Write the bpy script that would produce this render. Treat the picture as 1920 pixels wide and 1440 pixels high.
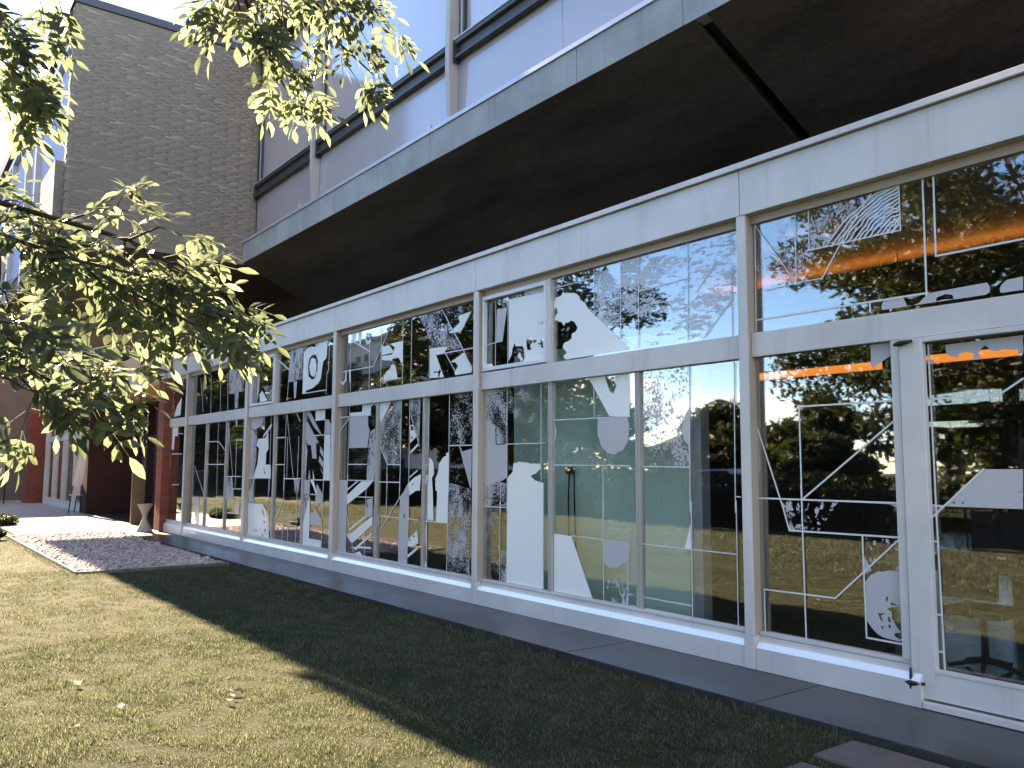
import bpy, bmesh, math, random
import numpy as np
from mathutils import Vector, Matrix
from mathutils.geometry import tessellate_polygon

for o in list(bpy.data.objects):
    bpy.data.objects.remove(o)
scene = bpy.context.scene
COL = scene.collection

# ------------------------------------------------------------------ camera
CAM = Vector((0.0, -5.7028, 1.6))
cam_data = bpy.data.cameras.new('camera')
cam = bpy.data.objects.new('camera', cam_data)
COL.objects.link(cam)
cam_data.sensor_width = 36.0
cam_data.lens = 1581.15 / 1920.0 * 36.0
cam_data.clip_start = 0.05
cam_data.clip_end = 3000.0
_r = Vector((0.60344045, 0.79739707, 0.00418795))
_u = Vector((0.07479853, -0.06183199, 0.99527985))
_d = Vector((-0.79389218, 0.60027887, 0.09695605))
cam.matrix_world = Matrix(((_r.x, _u.x, -_d.x, CAM.x), (_r.y, _u.y, -_d.y, CAM.y), (_r.z, _u.z, -_d.z, CAM.z), (0, 0, 0, 1)))
scene.camera = cam

# ------------------------------------------------------------------ light
SUN_EL, SUN_AZ = math.radians(24.0), math.radians(180.9)      # azimuth counter-clockwise from +x
world = bpy.data.worlds.new('World')
scene.world = world
world.use_nodes = True
wn = world.node_tree
for n in list(wn.nodes):
    wn.nodes.remove(n)
w_out = wn.nodes.new('ShaderNodeOutputWorld')
w_bg = wn.nodes.new('ShaderNodeBackground')
w_sky = wn.nodes.new('ShaderNodeTexSky')
w_sky.sky_type = 'NISHITA'
w_sky.sun_disc = False
w_sky.sun_elevation = SUN_EL
w_sky.sun_rotation = math.radians(90.0) - SUN_AZ
w_sky.air_density = 1.0
w_sky.dust_density = 0.4
w_sky.ozone_density = 3.0
w_sky.altitude = 2600.0
# scattered fair-weather clouds over the whole dome
w_tc = wn.nodes.new('ShaderNodeTexCoord')
w_sep = wn.nodes.new('ShaderNodeSeparateXYZ')
w_add = wn.nodes.new('ShaderNodeMath'); w_add.operation = 'ADD'; w_add.inputs[1].default_value = 0.22
w_max = wn.nodes.new('ShaderNodeMath'); w_max.operation = 'MAXIMUM'; w_max.inputs[1].default_value = 0.05
w_dx = wn.nodes.new('ShaderNodeMath'); w_dx.operation = 'DIVIDE'
w_dy = wn.nodes.new('ShaderNodeMath'); w_dy.operation = 'DIVIDE'
w_cmb = wn.nodes.new('ShaderNodeCombineXYZ')
w_noise = wn.nodes.new('ShaderNodeTexNoise')
w_noise.inputs['Scale'].default_value = 1.15
w_noise.inputs['Detail'].default_value = 9.0
w_noise.inputs['Roughness'].default_value = 0.56
w_ramp = wn.nodes.new('ShaderNodeValToRGB')
w_ramp.color_ramp.elements[0].position = 0.545
w_ramp.color_ramp.elements[1].position = 0.70
w_mix = wn.nodes.new('ShaderNodeMixRGB')
w_mix.inputs['Color2'].default_value = (6.5, 6.4, 6.6, 1)
L = wn.links.new
L(w_tc.outputs['Generated'], w_sep.inputs[0])
L(w_sep.outputs['Z'], w_max.inputs[0]); L(w_max.outputs[0], w_add.inputs[0])
L(w_sep.outputs['X'], w_dx.inputs[0]); L(w_add.outputs[0], w_dx.inputs[1])
L(w_sep.outputs['Y'], w_dy.inputs[0]); L(w_add.outputs[0], w_dy.inputs[1])
L(w_dx.outputs[0], w_cmb.inputs['X']); L(w_dy.outputs[0], w_cmb.inputs['Y'])
L(w_cmb.outputs[0], w_noise.inputs['Vector'])
L(w_noise.outputs['Fac'], w_ramp.inputs[0])
L(w_ramp.outputs['Color'], w_mix.inputs['Fac'])
w_hsv = wn.nodes.new('ShaderNodeHueSaturation')
w_hsv.inputs['Saturation'].default_value = 1.2
L(w_sky.outputs['Color'], w_hsv.inputs['Color'])
L(w_hsv.outputs['Color'], w_mix.inputs['Color1'])
L(w_mix.outputs['Color'], w_bg.inputs['Color'])
w_bg.inputs['Strength'].default_value = 0.10
L(w_bg.outputs[0], w_out.inputs['Surface'])

sun_data = bpy.data.lights.new('sun', 'SUN')
sun_data.energy = 5.0
sun_data.angle = math.radians(0.55)
sun_data.color = (1.0, 0.95, 0.86)
sun = bpy.data.objects.new('sun', sun_data)
COL.objects.link(sun)
_s = Vector((math.cos(SUN_EL) * math.cos(SUN_AZ), math.cos(SUN_EL) * math.sin(SUN_AZ), math.sin(SUN_EL)))
sun.rotation_euler = _s.to_track_quat('Z', 'Y').to_euler()
sun.location = _s * 60.0

vs = scene.view_settings
vs.view_transform = 'Standard'
vs.look = 'None'
vs.exposure = 3.06
vs.gamma = 1.0
vs.use_curve_mapping = False
vs.use_white_balance = True          # the phone balanced for the shade
vs.white_balance_temperature = 9300.0
vs.white_balance_tint = 22.0
cy = scene.cycles
cy.use_denoising = True
cy.max_bounces = 10
cy.diffuse_bounces = 4
cy.glossy_bounces = 5
cy.transmission_bounces = 6
cy.transparent_max_bounces = 24
cy.caustics_reflective = False
cy.caustics_refractive = False
cy.sample_clamp_indirect = 6.0

# ------------------------------------------------------------------ helpers
def new_obj(name, me, parent=None, loc=None):
    o = bpy.data.objects.new(name, me)
    COL.objects.link(o)
    if loc is not None:
        o.location = loc
    if parent is not None:
        o.parent = parent
        pw = Matrix.Translation(parent.location) if parent.parent is None else Matrix.Translation(parent.parent.location + parent.location)
        if parent.parent is not None:
            pw = Matrix.Translation(parent.parent.location) @ parent.matrix_parent_inverse @ Matrix.Translation(parent.location)
        o.matrix_parent_inverse = pw.inverted()
    return o

def empty(name, loc, label, cat, group=None):
    o = new_obj(name, None, None, Vector(loc))
    o.empty_display_size = 0.2
    o['label'] = label
    o['category'] = cat
    if group:
        o['group'] = group
    return o

def tag(o, label, cat, group=None):
    o['label'] = label
    o['category'] = cat
    if group:
        o['group'] = group
    return o

def struct(o):
    o['kind'] = 'structure'
    return o

def stuff(o):
    o['kind'] = 'stuff'
    return o

def mesh(name, verts, faces, m=None, parent=None, smooth=False):
    me = bpy.data.meshes.new(name)
    me.from_pydata([tuple(v) for v in verts], [], [tuple(f) for f in faces])
    if m is not None:
        me.materials.append(m)
    if smooth:
        me.polygons.foreach_set('use_smooth', [True] * len(me.polygons))
    me.update()
    return new_obj(name, me, parent)

BOXF = [(0, 3, 2, 1), (4, 5, 6, 7), (0, 1, 5, 4), (1, 2, 6, 5), (2, 3, 7, 6), (3, 0, 4, 7)]

def boxv(x0, x1, y0, y1, z0, z1):
    return [(x0, y0, z0), (x1, y0, z0), (x1, y1, z0), (x0, y1, z0), (x0, y0, z1), (x1, y0, z1), (x1, y1, z1), (x0, y1, z1)]

def box(name, x0, x1, y0, y1, z0, z1, m, parent=None, bevel=0.0):
    if bevel <= 0:
        return mesh(name, boxv(x0, x1, y0, y1, z0, z1), BOXF, m, parent)
    bm = bmesh.new()
    vv = [bm.verts.new(v) for v in boxv(x0, x1, y0, y1, z0, z1)]
    for f in BOXF:
        bm.faces.new([vv[i] for i in f])
    bmesh.ops.bevel(bm, geom=list(bm.edges), offset=bevel, segments=2, affect='EDGES', profile=0.6)
    return from_bm(name, bm, m, parent)

def from_bm(name, bm, m, parent=None, smooth=False):
    me = bpy.data.meshes.new(name)
    bm.normal_update()
    bm.to_mesh(me)
    bm.free()
    if m is not None:
        me.materials.append(m)
    if smooth:
        me.polygons.foreach_set('use_smooth', [True] * len(me.polygons))
    return new_obj(name, me, parent)

def boxes(name, lst, m, parent=None):
    v, f = [], []
    for b in lst:
        n = len(v)
        v += boxv(*b)
        f += [tuple(i + n for i in q) for q in BOXF]
    return mesh(name, v, f, m, parent)

def prism_x(name, prof, x0, x1, m, parent=None):
    """profile in (y, z), extruded along x"""
    n = len(prof)
    v = [(x0, y, z) for y, z in prof] + [(x1, y, z) for y, z in prof]
    f = [tuple(range(n - 1, -1, -1)), tuple(range(n, 2 * n))]
    f += [(i, (i + 1) % n, n + (i + 1) % n, n + i) for i in range(n)]
    o = mesh(name, v, f, m, parent)
    fix_normals(o)
    return o

def fix_normals(o):
    bm = bmesh.new()
    bm.from_mesh(o.data)
    bmesh.ops.recalc_face_normals(bm, faces=bm.faces)
    bm.to_mesh(o.data)
    bm.free()

def tube_data(pts, radii, seg=6):
    pts = [Vector(p) for p in pts]
    v, f = [], []
    for i, p in enumerate(pts):
        a = pts[max(i - 1, 0)]
        b = pts[min(i + 1, len(pts) - 1)]
        d = (b - a).normalized()
        up = Vector((0, 0, 1)) if abs(d.z) < 0.9 else Vector((1, 0, 0))
        s = d.cross(up).normalized()
        t = s.cross(d)
        for k in range(seg):
            an = 2 * math.pi * k / seg
            v.append(p + (s * math.cos(an) + t * math.sin(an)) * radii[i])
    for i in range(len(pts) - 1):
        for k in range(seg):
            f.append((i * seg + k, i * seg + (k + 1) % seg, (i + 1) * seg + (k + 1) % seg, (i + 1) * seg + k))
    f.append(tuple(range(seg - 1, -1, -1)))
    f.append(tuple((len(pts) - 1) * seg + k for k in range(seg)))
    return v, f

def tubes(name, lst, m, parent=None, seg=6):
    v, f = [], []
    for pts, rad in lst:
        a, b = tube_data(pts, rad, seg)
        n = len(v)
        v += a
        f += [tuple(i + n for i in q) for q in b]
    return mesh(name, v, f, m, parent, smooth=True)

def lathe(name, prof, cx, cy, m, parent=None, seg=28):
    v, f = [], []
    for r, z in prof:
        for k in range(seg):
            a = 2 * math.pi * k / seg
            v.append((cx + r * math.cos(a), cy + r * math.sin(a), z))
    for i in range(len(prof) - 1):
        for k in range(seg):
            f.append((i * seg + k, i * seg + (k + 1) % seg, (i + 1) * seg + (k + 1) % seg, (i + 1) * seg + k))
    f.append(tuple(range(seg - 1, -1, -1)))
    f.append(tuple((len(prof) - 1) * seg + k for k in range(seg)))
    return mesh(name, v, f, m, parent, smooth=False)

def np_mesh(name, co, faces_flat, nper, m, parent=None, tone=None, smooth=False):
    """co (N,3), faces_flat (F*nper) ints"""
    me = bpy.data.meshes.new(name)
    nf = len(faces_flat) // nper
    me.vertices.add(len(co))
    me.vertices.foreach_set('co', np.asarray(co, np.float32).ravel())
    me.loops.add(len(faces_flat))
    me.loops.foreach_set('vertex_index', np.asarray(faces_flat, np.int32))
    me.polygons.add(nf)
    me.polygons.foreach_set('loop_start', np.arange(0, nf * nper, nper, dtype=np.int32))
    me.polygons.foreach_set('loop_total', np.full(nf, nper, np.int32))
    if smooth:
        me.polygons.foreach_set('use_smooth', np.ones(nf, bool))
    if tone is not None:
        a = me.attributes.new('tone', 'FLOAT', 'POINT')
        a.data.foreach_set('value', np.asarray(tone, np.float32))
    me.materials.append(m)
    me.update(calc_edges=True)
    me.validate()
    return new_obj(name, me, parent)

# ------------------------------------------------------------------ materials
class NT:
    def __init__(self, name):
        self.m = bpy.data.materials.new(name)
        self.m.use_nodes = True
        self.t = self.m.node_tree
        self.b = self.t.nodes['Principled BSDF']
        self.o = self.t.nodes['Material Output']
    def n(self, kind, **kw):
        x = self.t.nodes.new(kind)
        for k, v in kw.items():
            if hasattr(x, k):
                setattr(x, k, v)
            else:
                x.inputs[k.replace('_', ' ')].default_value = v
        return x
    def l(self, a, b):
        self.t.links.new(a, b)
    def coord(self, scale=(1, 1, 1)):
        tc = self.n('ShaderNodeTexCoord')
        mp = self.n('ShaderNodeMapping')
        mp.inputs['Scale'].default_value = scale
        self.l(tc.outputs['Object'], mp.inputs['Vector'])
        return mp.outputs['Vector']
    def noise(self, vec, scale, detail=5.0, rough=0.55):
        x = self.n('ShaderNodeTexNoise')
        x.inputs['Scale'].default_value = scale
        x.inputs['Detail'].default_value = detail
        x.inputs['Roughness'].default_value = rough
        self.l(vec, x.inputs['Vector'])
        return x.outputs['Fac']
    def ramp(self, fac, stops):
        x = self.n('ShaderNodeValToRGB')
        e = x.color_ramp.elements
        while len(e) < len(stops):
            e.new(0.5)
        for i, (p, c) in enumerate(stops):
            e[i].position = p
            e[i].color = (c[0], c[1], c[2], 1)
        self.l(fac, x.inputs['Fac'])
        return x.outputs['Color']
    def mix(self, fac, a, b, mode='MIX'):
        x = self.n('ShaderNodeMixRGB', blend_type=mode)
        for s, v in ((x.inputs['Fac'], fac), (x.inputs['Color1'], a), (x.inputs['Color2'], b)):
            if isinstance(v, (int, float)):
                s.default_value = v
            elif isinstance(v, tuple):
                s.default_value = (v[0], v[1], v[2], 1)
            else:
                self.l(v, s)
        return x.outputs['Color']
    def bump(self, h, strength, dist=0.01):
        x = self.n('ShaderNodeBump')
        x.inputs['Strength'].default_value = strength
        x.inputs['Distance'].default_value = dist
        self.l(h, x.inputs['Height'])
        self.l(x.outputs['Normal'], self.b.inputs['Normal'])

def g3(c, k):
    return (c[0] * k, c[1] * k, c[2] * k)

def surf(name, c, rough=0.6, var=0.25, scale=3.0, fine=40.0, bump=0.1, bdist=0.004, stretch=(1, 1, 1), spec=0.4, metal=0.0, streak=0.0, fvar=None):
    """weathered surface: blotches + fine grain + relief (+ rain streaks)"""
    t = NT(name)
    v = t.coord(stretch)
    big = t.noise(v, scale, 6.0, 0.6)
    col = t.ramp(big, [(0.28, g3(c, 1 - var)), (0.72, g3(c, 1 + var * 0.6))])
    fn = t.noise(v, fine, 4.0, 0.65)
    k = (var * 0.8) if fvar is None else fvar
    col = t.mix(1.0, col, t.ramp(fn, [(0.25, (1 - k,) * 3), (0.75, (1 + k * 0.2,) * 3)]), 'MULTIPLY')
    if streak > 0:
        vs_ = t.coord((2.6, 2.6, 0.10))
        sk = t.noise(vs_, 2.0, 6.0, 0.68)
        col = t.mix(1.0, col, t.ramp(sk, [(0.30, (1 - streak,) * 3), (0.44, (1.0,) * 3)]), 'MULTIPLY')
    t.l(col, t.b.inputs['Base Color'])
    t.b.inputs['Roughness'].default_value = rough
    t.b.inputs['Specular IOR Level'].default_value = spec
    t.b.inputs['Metallic'].default_value = metal
    if bump > 0:
        t.bump(fn, bump, bdist)
    return t.m

M = {}
M['white'] = surf('white_painted_metal', (0.66, 0.625, 0.585), 0.36, 0.14, 1.3, 150, 0.05, 0.001, spec=0.5, streak=0.18, fvar=0.05)
M['white_b'] = surf('white_sash_paint', (0.78, 0.77, 0.78), 0.33, 0.05, 2.0, 150, 0.04, 0.001, fvar=0.03)
M['mullion'] = surf('grey_mullion_paint', (0.44, 0.41, 0.37), 0.4, 0.1, 2, 100, 0.05, 0.001)
M['strip'] = surf('ledge_highlight_metal', (0.88, 0.83, 0.76), 0.28, 0.05, 2, 60, 0.0, metal=0.35)  # bright metal standing in for the highlight along the plinth ledge
M['jamb'] = surf('beige_jamb_paint', (0.47, 0.37, 0.29), 0.42, 0.08, 2.0, 120, 0.05, 0.001)
M['concrete'] = surf('fascia_concrete', (0.36, 0.375, 0.365), 0.85, 0.22, 1.6, 34, 0.35, 0.004, streak=0.16)
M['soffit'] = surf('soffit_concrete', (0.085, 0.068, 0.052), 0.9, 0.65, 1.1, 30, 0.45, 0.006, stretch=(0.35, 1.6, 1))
M['flashing'] = surf('flashing_metal', (0.48, 0.49, 0.52), 0.35, 0.12, 3, 80, 0.05, 0.001, metal=0.3)
M['panel'] = surf('blue_grey_panel', (0.40, 0.345, 0.35), 0.42, 0.10, 0.7, 110, 0.05, 0.001, streak=0.03)
def coat(m, w, ior, rough):
    b = m.node_tree.nodes['Principled BSDF']
    b.inputs['Coat Weight'].default_value = w
    b.inputs['Coat IOR'].default_value = ior
    b.inputs['Coat Roughness'].default_value = rough
M['panel_hi'] = surf('blue_grey_blind', (0.45, 0.39, 0.395), 0.16, 0.10, 0.6, 90, 0.0, 0.001, spec=0.6, streak=0.05)
coat(M['panel'], 1.0, 1.58, 0.10)
coat(M['panel_hi'], 1.0, 1.58, 0.06)
M['rail'] = surf('dark_steel_rail', (0.055, 0.053, 0.052), 0.45, 0.3, 4, 60, 0.1, 0.002)
M['fin'] = surf('beige_steel_fin', (0.47, 0.42, 0.38), 0.45, 0.12, 2, 70, 0.05, 0.001, streak=0.12)
M['coping_dark'] = surf('dark_zinc_coping', (0.085, 0.083, 0.095), 0.55, 0.15, 2, 60, 0.05, 0.001)
M['mortar'] = surf('mortar', (0.28, 0.227, 0.178), 0.95, 0.2, 6, 60, 0.3, 0.004)
M['brown_eave'] = surf('brown_eave', (0.17, 0.115, 0.095), 0.6, 0.2, 3, 50, 0.1, 0.002)
M['paving'] = surf('dark_stone_paving', (0.054, 0.052, 0.053), 0.32, 0.55, 1.3, 26, 0.12, 0.003, spec=0.5)
M['path'] = surf('pale_concrete_path', (0.36, 0.31, 0.265), 0.85, 0.15, 1.5, 40, 0.2, 0.003)
M['steppingstone'] = surf('red_sandstone', (0.125, 0.102, 0.094), 0.85, 0.25, 5, 60, 0.35, 0.004)
M['bronze'] = surf('bronze_sign_panel', (0.14, 0.105, 0.06), 0.45, 0.12, 3, 60, 0.05, 0.001, metal=0.2)
M['castconc'] = surf('cast_concrete', (0.42, 0.35, 0.29), 0.85, 0.2, 5, 50, 0.3, 0.003)
M['pier'] = surf('rough_pier_render', (0.30, 0.24, 0.20), 0.95, 0.3, 8, 30, 0.8, 0.02)
M['edging'] = surf('weathered_timber_edging', (0.22, 0.17, 0.13), 0.85, 0.3, 6, 40, 0.3, 0.004)
M['black'] = surf('black_iron', (0.018, 0.017, 0.018), 0.5, 0.3, 8, 60, 0.1, 0.002)
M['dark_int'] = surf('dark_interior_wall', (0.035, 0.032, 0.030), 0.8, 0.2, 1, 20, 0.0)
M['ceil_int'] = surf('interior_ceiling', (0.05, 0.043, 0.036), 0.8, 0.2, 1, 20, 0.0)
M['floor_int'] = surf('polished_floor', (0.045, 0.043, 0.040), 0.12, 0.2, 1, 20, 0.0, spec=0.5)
M['teal'] = surf('pale_green_partition', (0.62, 0.84, 0.70), 0.5, 0.06, 0.8, 60, 0.0)
M['porch_ceil'] = surf('timber_ceiling', (0.40, 0.29, 0.17), 0.7, 0.15, 3, 40, 0.1)
M['bark'] = surf('ash_bark', (0.10, 0.08, 0.062), 0.95, 0.35, 9, 50, 0.8, 0.02, stretch=(1, 1, 0.25))
M['twig'] = surf('twig_bark', (0.055, 0.045, 0.033), 0.95, 0.3, 20, 90, 0.3, 0.002, spec=0.05)
M['asphalt'] = surf('asphalt', (0.055, 0.055, 0.057), 0.9, 0.2, 2, 60, 0.3, 0.004)
M['plaster'] = surf('cream_plaster', (0.52, 0.49, 0.44), 0.9, 0.12, 0.6, 20, 0.1, 0.004)
M['plaster_red'] = surf('red_plaster', (0.36, 0.13, 0.09), 0.9, 0.12, 0.8, 20, 0.1, 0.004)
M['roof_tile'] = surf('red_brown_roof', (0.20, 0.09, 0.06), 0.85, 0.25, 3, 20, 0.3, 0.01)
M['car_white'] = surf('silver_car_paint', (0.62, 0.63, 0.65), 0.22, 0.03, 1, 20, 0.0, spec=0.6)
M['tyre'] = surf('tyre_rubber', (0.02, 0.02, 0.02), 0.8, 0.2, 6, 40, 0.1, 0.002)
M['desk'] = surf('desk_top', (0.10, 0.092, 0.08), 0.3, 0.1, 2, 30, 0.0)
M['banner_grey'] = surf('grey_banner_cloth', (0.33, 0.30, 0.28), 0.9, 0.1, 2, 50, 0.1, 0.002)
M['banner_pink'] = surf('magenta_banner_cloth', (0.24, 0.03, 0.11), 0.9, 0.1, 2, 50, 0.1, 0.002)
M['curtain'] = surf('lilac_curtain', (0.40, 0.42, 0.60), 0.8, 0.10, 1.5, 60, 0.0, stretch=(6, 6, 0.3))

def make_glass(name, f0=0.14, tint=(0.95, 0.97, 0.96)):
    t = NT(name)
    # two-sided Schlick reflectance of coated double glazing
    ge = t.n('ShaderNodeNewGeometry')
    dt = t.n('ShaderNodeVectorMath', operation='DOT_PRODUCT')
    t.l(ge.outputs['Incoming'], dt.inputs[0]); t.l(ge.outputs['Normal'], dt.inputs[1])
    ab = t.n('ShaderNodeMath', operation='ABSOLUTE'); t.l(dt.outputs['Value'], ab.inputs[0])
    om = t.n('ShaderNodeMath', operation='SUBTRACT'); om.inputs[0].default_value = 1.0; t.l(ab.outputs[0], om.inputs[1])
    pw_ = t.n('ShaderNodeMath', operation='POWER'); t.l(om.outputs[0], pw_.inputs[0]); pw_.inputs[1].default_value = 4.0
    fr = t.n('ShaderNodeMath', operation='MULTIPLY_ADD'); t.l(pw_.outputs[0], fr.inputs[0]); fr.inputs[1].default_value = 1.0 - f0; fr.inputs[2].default_value = f0
    fr.use_clamp = True
    tr = t.n('ShaderNodeBsdfTransparent')
    tr.inputs['Color'].default_value = (*tint, 1)
    gl = t.n('ShaderNodeBsdfGlossy')
    gl.inputs['Roughness'].default_value = 0.018
    gl.inputs['Color'].default_value = (1, 1, 1, 1)
    v = t.coord((1, 1, 1))
    nz = t.noise(v, 0.8, 1.5, 0.45)
    bp = t.n('ShaderNodeBump')
    bp.inputs['Strength'].default_value = 0.16
    bp.inputs['Distance'].default_value = 0.03
    t.l(nz, bp.inputs['Height'])
    t.l(bp.outputs['Normal'], gl.inputs['Normal'])
    mx = t.n('ShaderNodeMixShader')
    t.l(fr.outputs[0], mx.inputs['Fac'])
    t.l(tr.outputs[0], mx.inputs[1])
    t.l(gl.outputs[0], mx.inputs[2])
    t.l(mx.outputs[0], t.o.inputs['Surface'])
    return t.m
M['glass'] = make_glass('window_glass')

def make_vinyl(name, c, kind=None):
    """opaque film, or film printed as a broken texture"""
    t = NT(name)
    t.b.inputs['Base Color'].default_value = (*c, 1)
    t.b.inputs['Roughness'].default_value = 0.25
    if kind:
        sc, thr, stretch, det = kind
        v = t.coord(stretch)
        a = t.noise(v, sc, det, 0.75)
        tr = t.n('ShaderNodeBsdfTransparent')
        b = t.noise(v, sc * 0.11, 2.0, 0.5)
        ad = t.n('ShaderNodeMath', operation='MULTIPLY_ADD')
        t.l(b, ad.inputs[0]); ad.inputs[1].default_value = 0.45; t.l(a, ad.inputs[2])
        gt = t.n('ShaderNodeMath', operation='GREATER_THAN')
        t.l(ad.outputs[0], gt.inputs[0]); gt.inputs[1].default_value = thr + 0.225
        mx = t.n('ShaderNodeMixShader')
        t.l(gt.outputs[0], mx.inputs['Fac'])
        t.l(tr.outputs[0], mx.inputs[1])
        t.l(t.b.outputs[0], mx.inputs[2])
        t.l(mx.outputs[0], t.o.inputs['Surface'])
    return t.m
CW, CV = (0.86, 0.87, 0.82), (0.52, 0.50, 0.51)
M['W'] = make_vinyl('white_window_film', CW)
M['V'] = make_vinyl('lilac_window_film', CV)
M['L'] = make_vinyl('pale_line_film', (0.72, 0.72, 0.70))
M['Tdense'] = make_vinyl('film_dense_grain', CV, (60, 0.50, (1, 1, 0.7), 3))
M['Tvdense'] = make_vinyl('film_close_grain', CV, (38, 0.43, (1.2, 1, 0.45), 3))
M['Tspeck'] = make_vinyl('film_speckle', CV, (48, 0.54, (1, 1, 0.8), 4))
M['Tsparse'] = make_vinyl('film_sparse_grain', CV, (60, 0.60, (1, 1, 1), 3))
M['Tstreak'] = make_vinyl('film_streaks', CV, (26, 0.53, (0.45, 1, 1.2), 5))
M['Tshard'] = make_vinyl('film_shards', CV, (18, 0.565, (1, 1, 0.8), 3))
M['Tfaint'] = make_vinyl('film_faint_grain', CV, (60, 0.66, (1, 1, 0.6), 2))

def make_brick_piece():
    t = NT('grey_brick')
    oi = t.n('ShaderNodeObjectInfo')
    at = t.n('ShaderNodeAttribute', attribute_name='tone')
    s = t.n('ShaderNodeMath', operation='ADD')
    t.l(oi.outputs['Random'], s.inputs[0]); t.l(at.outputs['Fac'], s.inputs[1])
    fr = t.n('ShaderNodeMath', operation='FRACT')
    t.l(s.outputs[0], fr.inputs[0])
    col = t.ramp(fr.outputs[0], [(0.0, (0.295, 0.236, 0.178)), (0.3, (0.315, 0.252, 0.19)), (0.6, (0.335, 0.268, 0.204)), (0.92, (0.35, 0.282, 0.216)), (0.98, (0.45, 0.38, 0.305))])
    v = t.coord()
    fn = t.noise(v, 45, 5, 0.65)
    col = t.mix(1.0, col, t.ramp(fn, [(0.25, (0.72,) * 3), (0.75, (1.08,) * 3)]), 'MULTIPLY')
    t.l(col, t.b.inputs['Base Color'])
    t.b.inputs['Roughness'].default_value = 0.92
    t.bump(fn, 0.5, 0.006)
    return t.m
M['brick'] = make_brick_piece()

def make_red_brick(name='red_brick', k=1.0):
    t = NT(name)
    tc = t.n('ShaderNodeTexCoord')
    sx = t.n('ShaderNodeSeparateXYZ')
    t.l(tc.outputs['Object'], sx.inputs[0])
    ad = t.n('ShaderNodeMath', operation='ADD')
    t.l(sx.outputs['X'], ad.inputs[0]); t.l(sx.outputs['Y'], ad.inputs[1])
    cb = t.n('ShaderNodeCombineXYZ')
    t.l(ad.outputs[0], cb.inputs['X']); t.l(sx.outputs['Z'], cb.inputs['Y'])
    bt = t.n('ShaderNodeTexBrick')
    bt.inputs['Scale'].default_value = 1.0
    bt.inputs['Brick Width'].default_value = 0.25
    bt.inputs['Row Height'].default_value = 0.07
    bt.inputs['Mortar Size'].default_value = 0.006
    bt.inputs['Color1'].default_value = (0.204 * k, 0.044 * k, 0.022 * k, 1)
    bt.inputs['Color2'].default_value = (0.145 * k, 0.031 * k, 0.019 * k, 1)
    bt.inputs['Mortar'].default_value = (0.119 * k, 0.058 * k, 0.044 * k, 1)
    t.l(cb.outputs[0], bt.inputs['Vector'])
    v = t.coord()
    fn = t.noise(v, 30, 5, 0.6)
    col = t.mix(1.0, bt.outputs['Color'], t.ramp(fn, [(0.25, (0.7,) * 3), (0.75, (1.1,) * 3)]), 'MULTIPLY')
    t.l(col, t.b.inputs['Base Color'])
    t.b.inputs['Roughness'].default_value = 0.9
    t.bump(fn, 0.3, 0.005)
    return t.m
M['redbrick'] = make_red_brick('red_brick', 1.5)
M['redbrick_shaded'] = make_red_brick('shaded_red_brick', 0.28)  # same red brick, with the porch's deep shade put into its colour

def make_lawn_ground():
    t = NT('lawn_soil')
    v = t.coord()
    a = t.noise(v, 0.7, 5, 0.6)
    b = t.noise(v, 9.0, 6, 0.7)
    c1 = t.ramp(a, [(0.3, (0.022, 0.028, 0.010)), (0.6, (0.036, 0.042, 0.017)), (0.8, (0.058, 0.056, 0.028))])
    col = t.mix(1.0, c1, t.ramp(b, [(0.25, (0.55,) * 3), (0.75, (1.15,) * 3)]), 'MULTIPLY')
    t.l(col, t.b.inputs['Base Color'])
    t.b.inputs['Roughness'].default_value = 1.0
    t.b.inputs['Specular IOR Level'].default_value = 0.1
    t.bump(b, 0.6, 0.03)
    return t.m
M['lawn'] = make_lawn_ground()

def leaf_mat(name, stops, trans, use_tone=True, tw=0.5, rough=0.45, patch=0.0):
    t = NT(name)
    oi = t.n('ShaderNodeObjectInfo')
    at = t.n('ShaderNodeAttribute', attribute_name='tone')
    s = t.n('ShaderNodeMath', operation='ADD')
    t.l(oi.outputs['Random'], s.inputs[0]); t.l(at.outputs['Fac'], s.inputs[1])
    fr = t.n('ShaderNodeMath', operation='FRACT')
    t.l(s.outputs[0], fr.inputs[0])
    col = t.ramp(fr.outputs[0], stops)
    tcol = t.mix(1.0, col, trans, 'MULTIPLY')
    if patch > 0:
        v = t.coord()
        pn = t.noise(v, 1.3, 5, 0.65)
        col = t.mix(t.ramp(pn, [(0.45, (0,) * 3), (0.68, (patch,) * 3)]), col, (0.17, 0.145, 0.09))
    t.l(col, t.b.inputs['Base Color'])
    t.b.inputs['Roughness'].default_value = rough
    t.b.inputs['Specular IOR Level'].default_value = 0.3
    tl = t.n('ShaderNodeBsdfTranslucent')
    t.l(tcol, tl.inputs['Color'])
    mx = t.n('ShaderNodeMixShader')
    mx.inputs['Fac'].default_value = tw
    t.l(t.b.outputs[0], mx.inputs[1])
    t.l(tl.outputs[0], mx.inputs[2])
    t.l(mx.outputs[0], t.o.inputs['Surface'])
    return t.m
M['leaf'] = leaf_mat('ash_leaf', [(0.0, (0.018, 0.024, 0.010)), (0.5, (0.032, 0.040, 0.017)), (1.0, (0.055, 0.062, 0.027))], (5.7, 6.0, 8.0), tw=0.52, rough=0.38)
M['foliage'] = leaf_mat('tree_foliage', [(0.0, (0.016, 0.024, 0.008)), (0.5, (0.028, 0.040, 0.012)), (1.0, (0.052, 0.064, 0.022))], (1.5, 1.6, 1.2), tw=0.3, rough=0.6)
M['grass'] = leaf_mat('grass_blades', [(0.0, (0.022, 0.032, 0.012)), (0.4, (0.050, 0.064, 0.029)), (0.75, (0.112, 0.120, 0.066)), (1.0, (0.235, 0.225, 0.15))], (1.25, 1.35, 1.3), tw=0.4, rough=0.6, patch=0.6)
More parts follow.
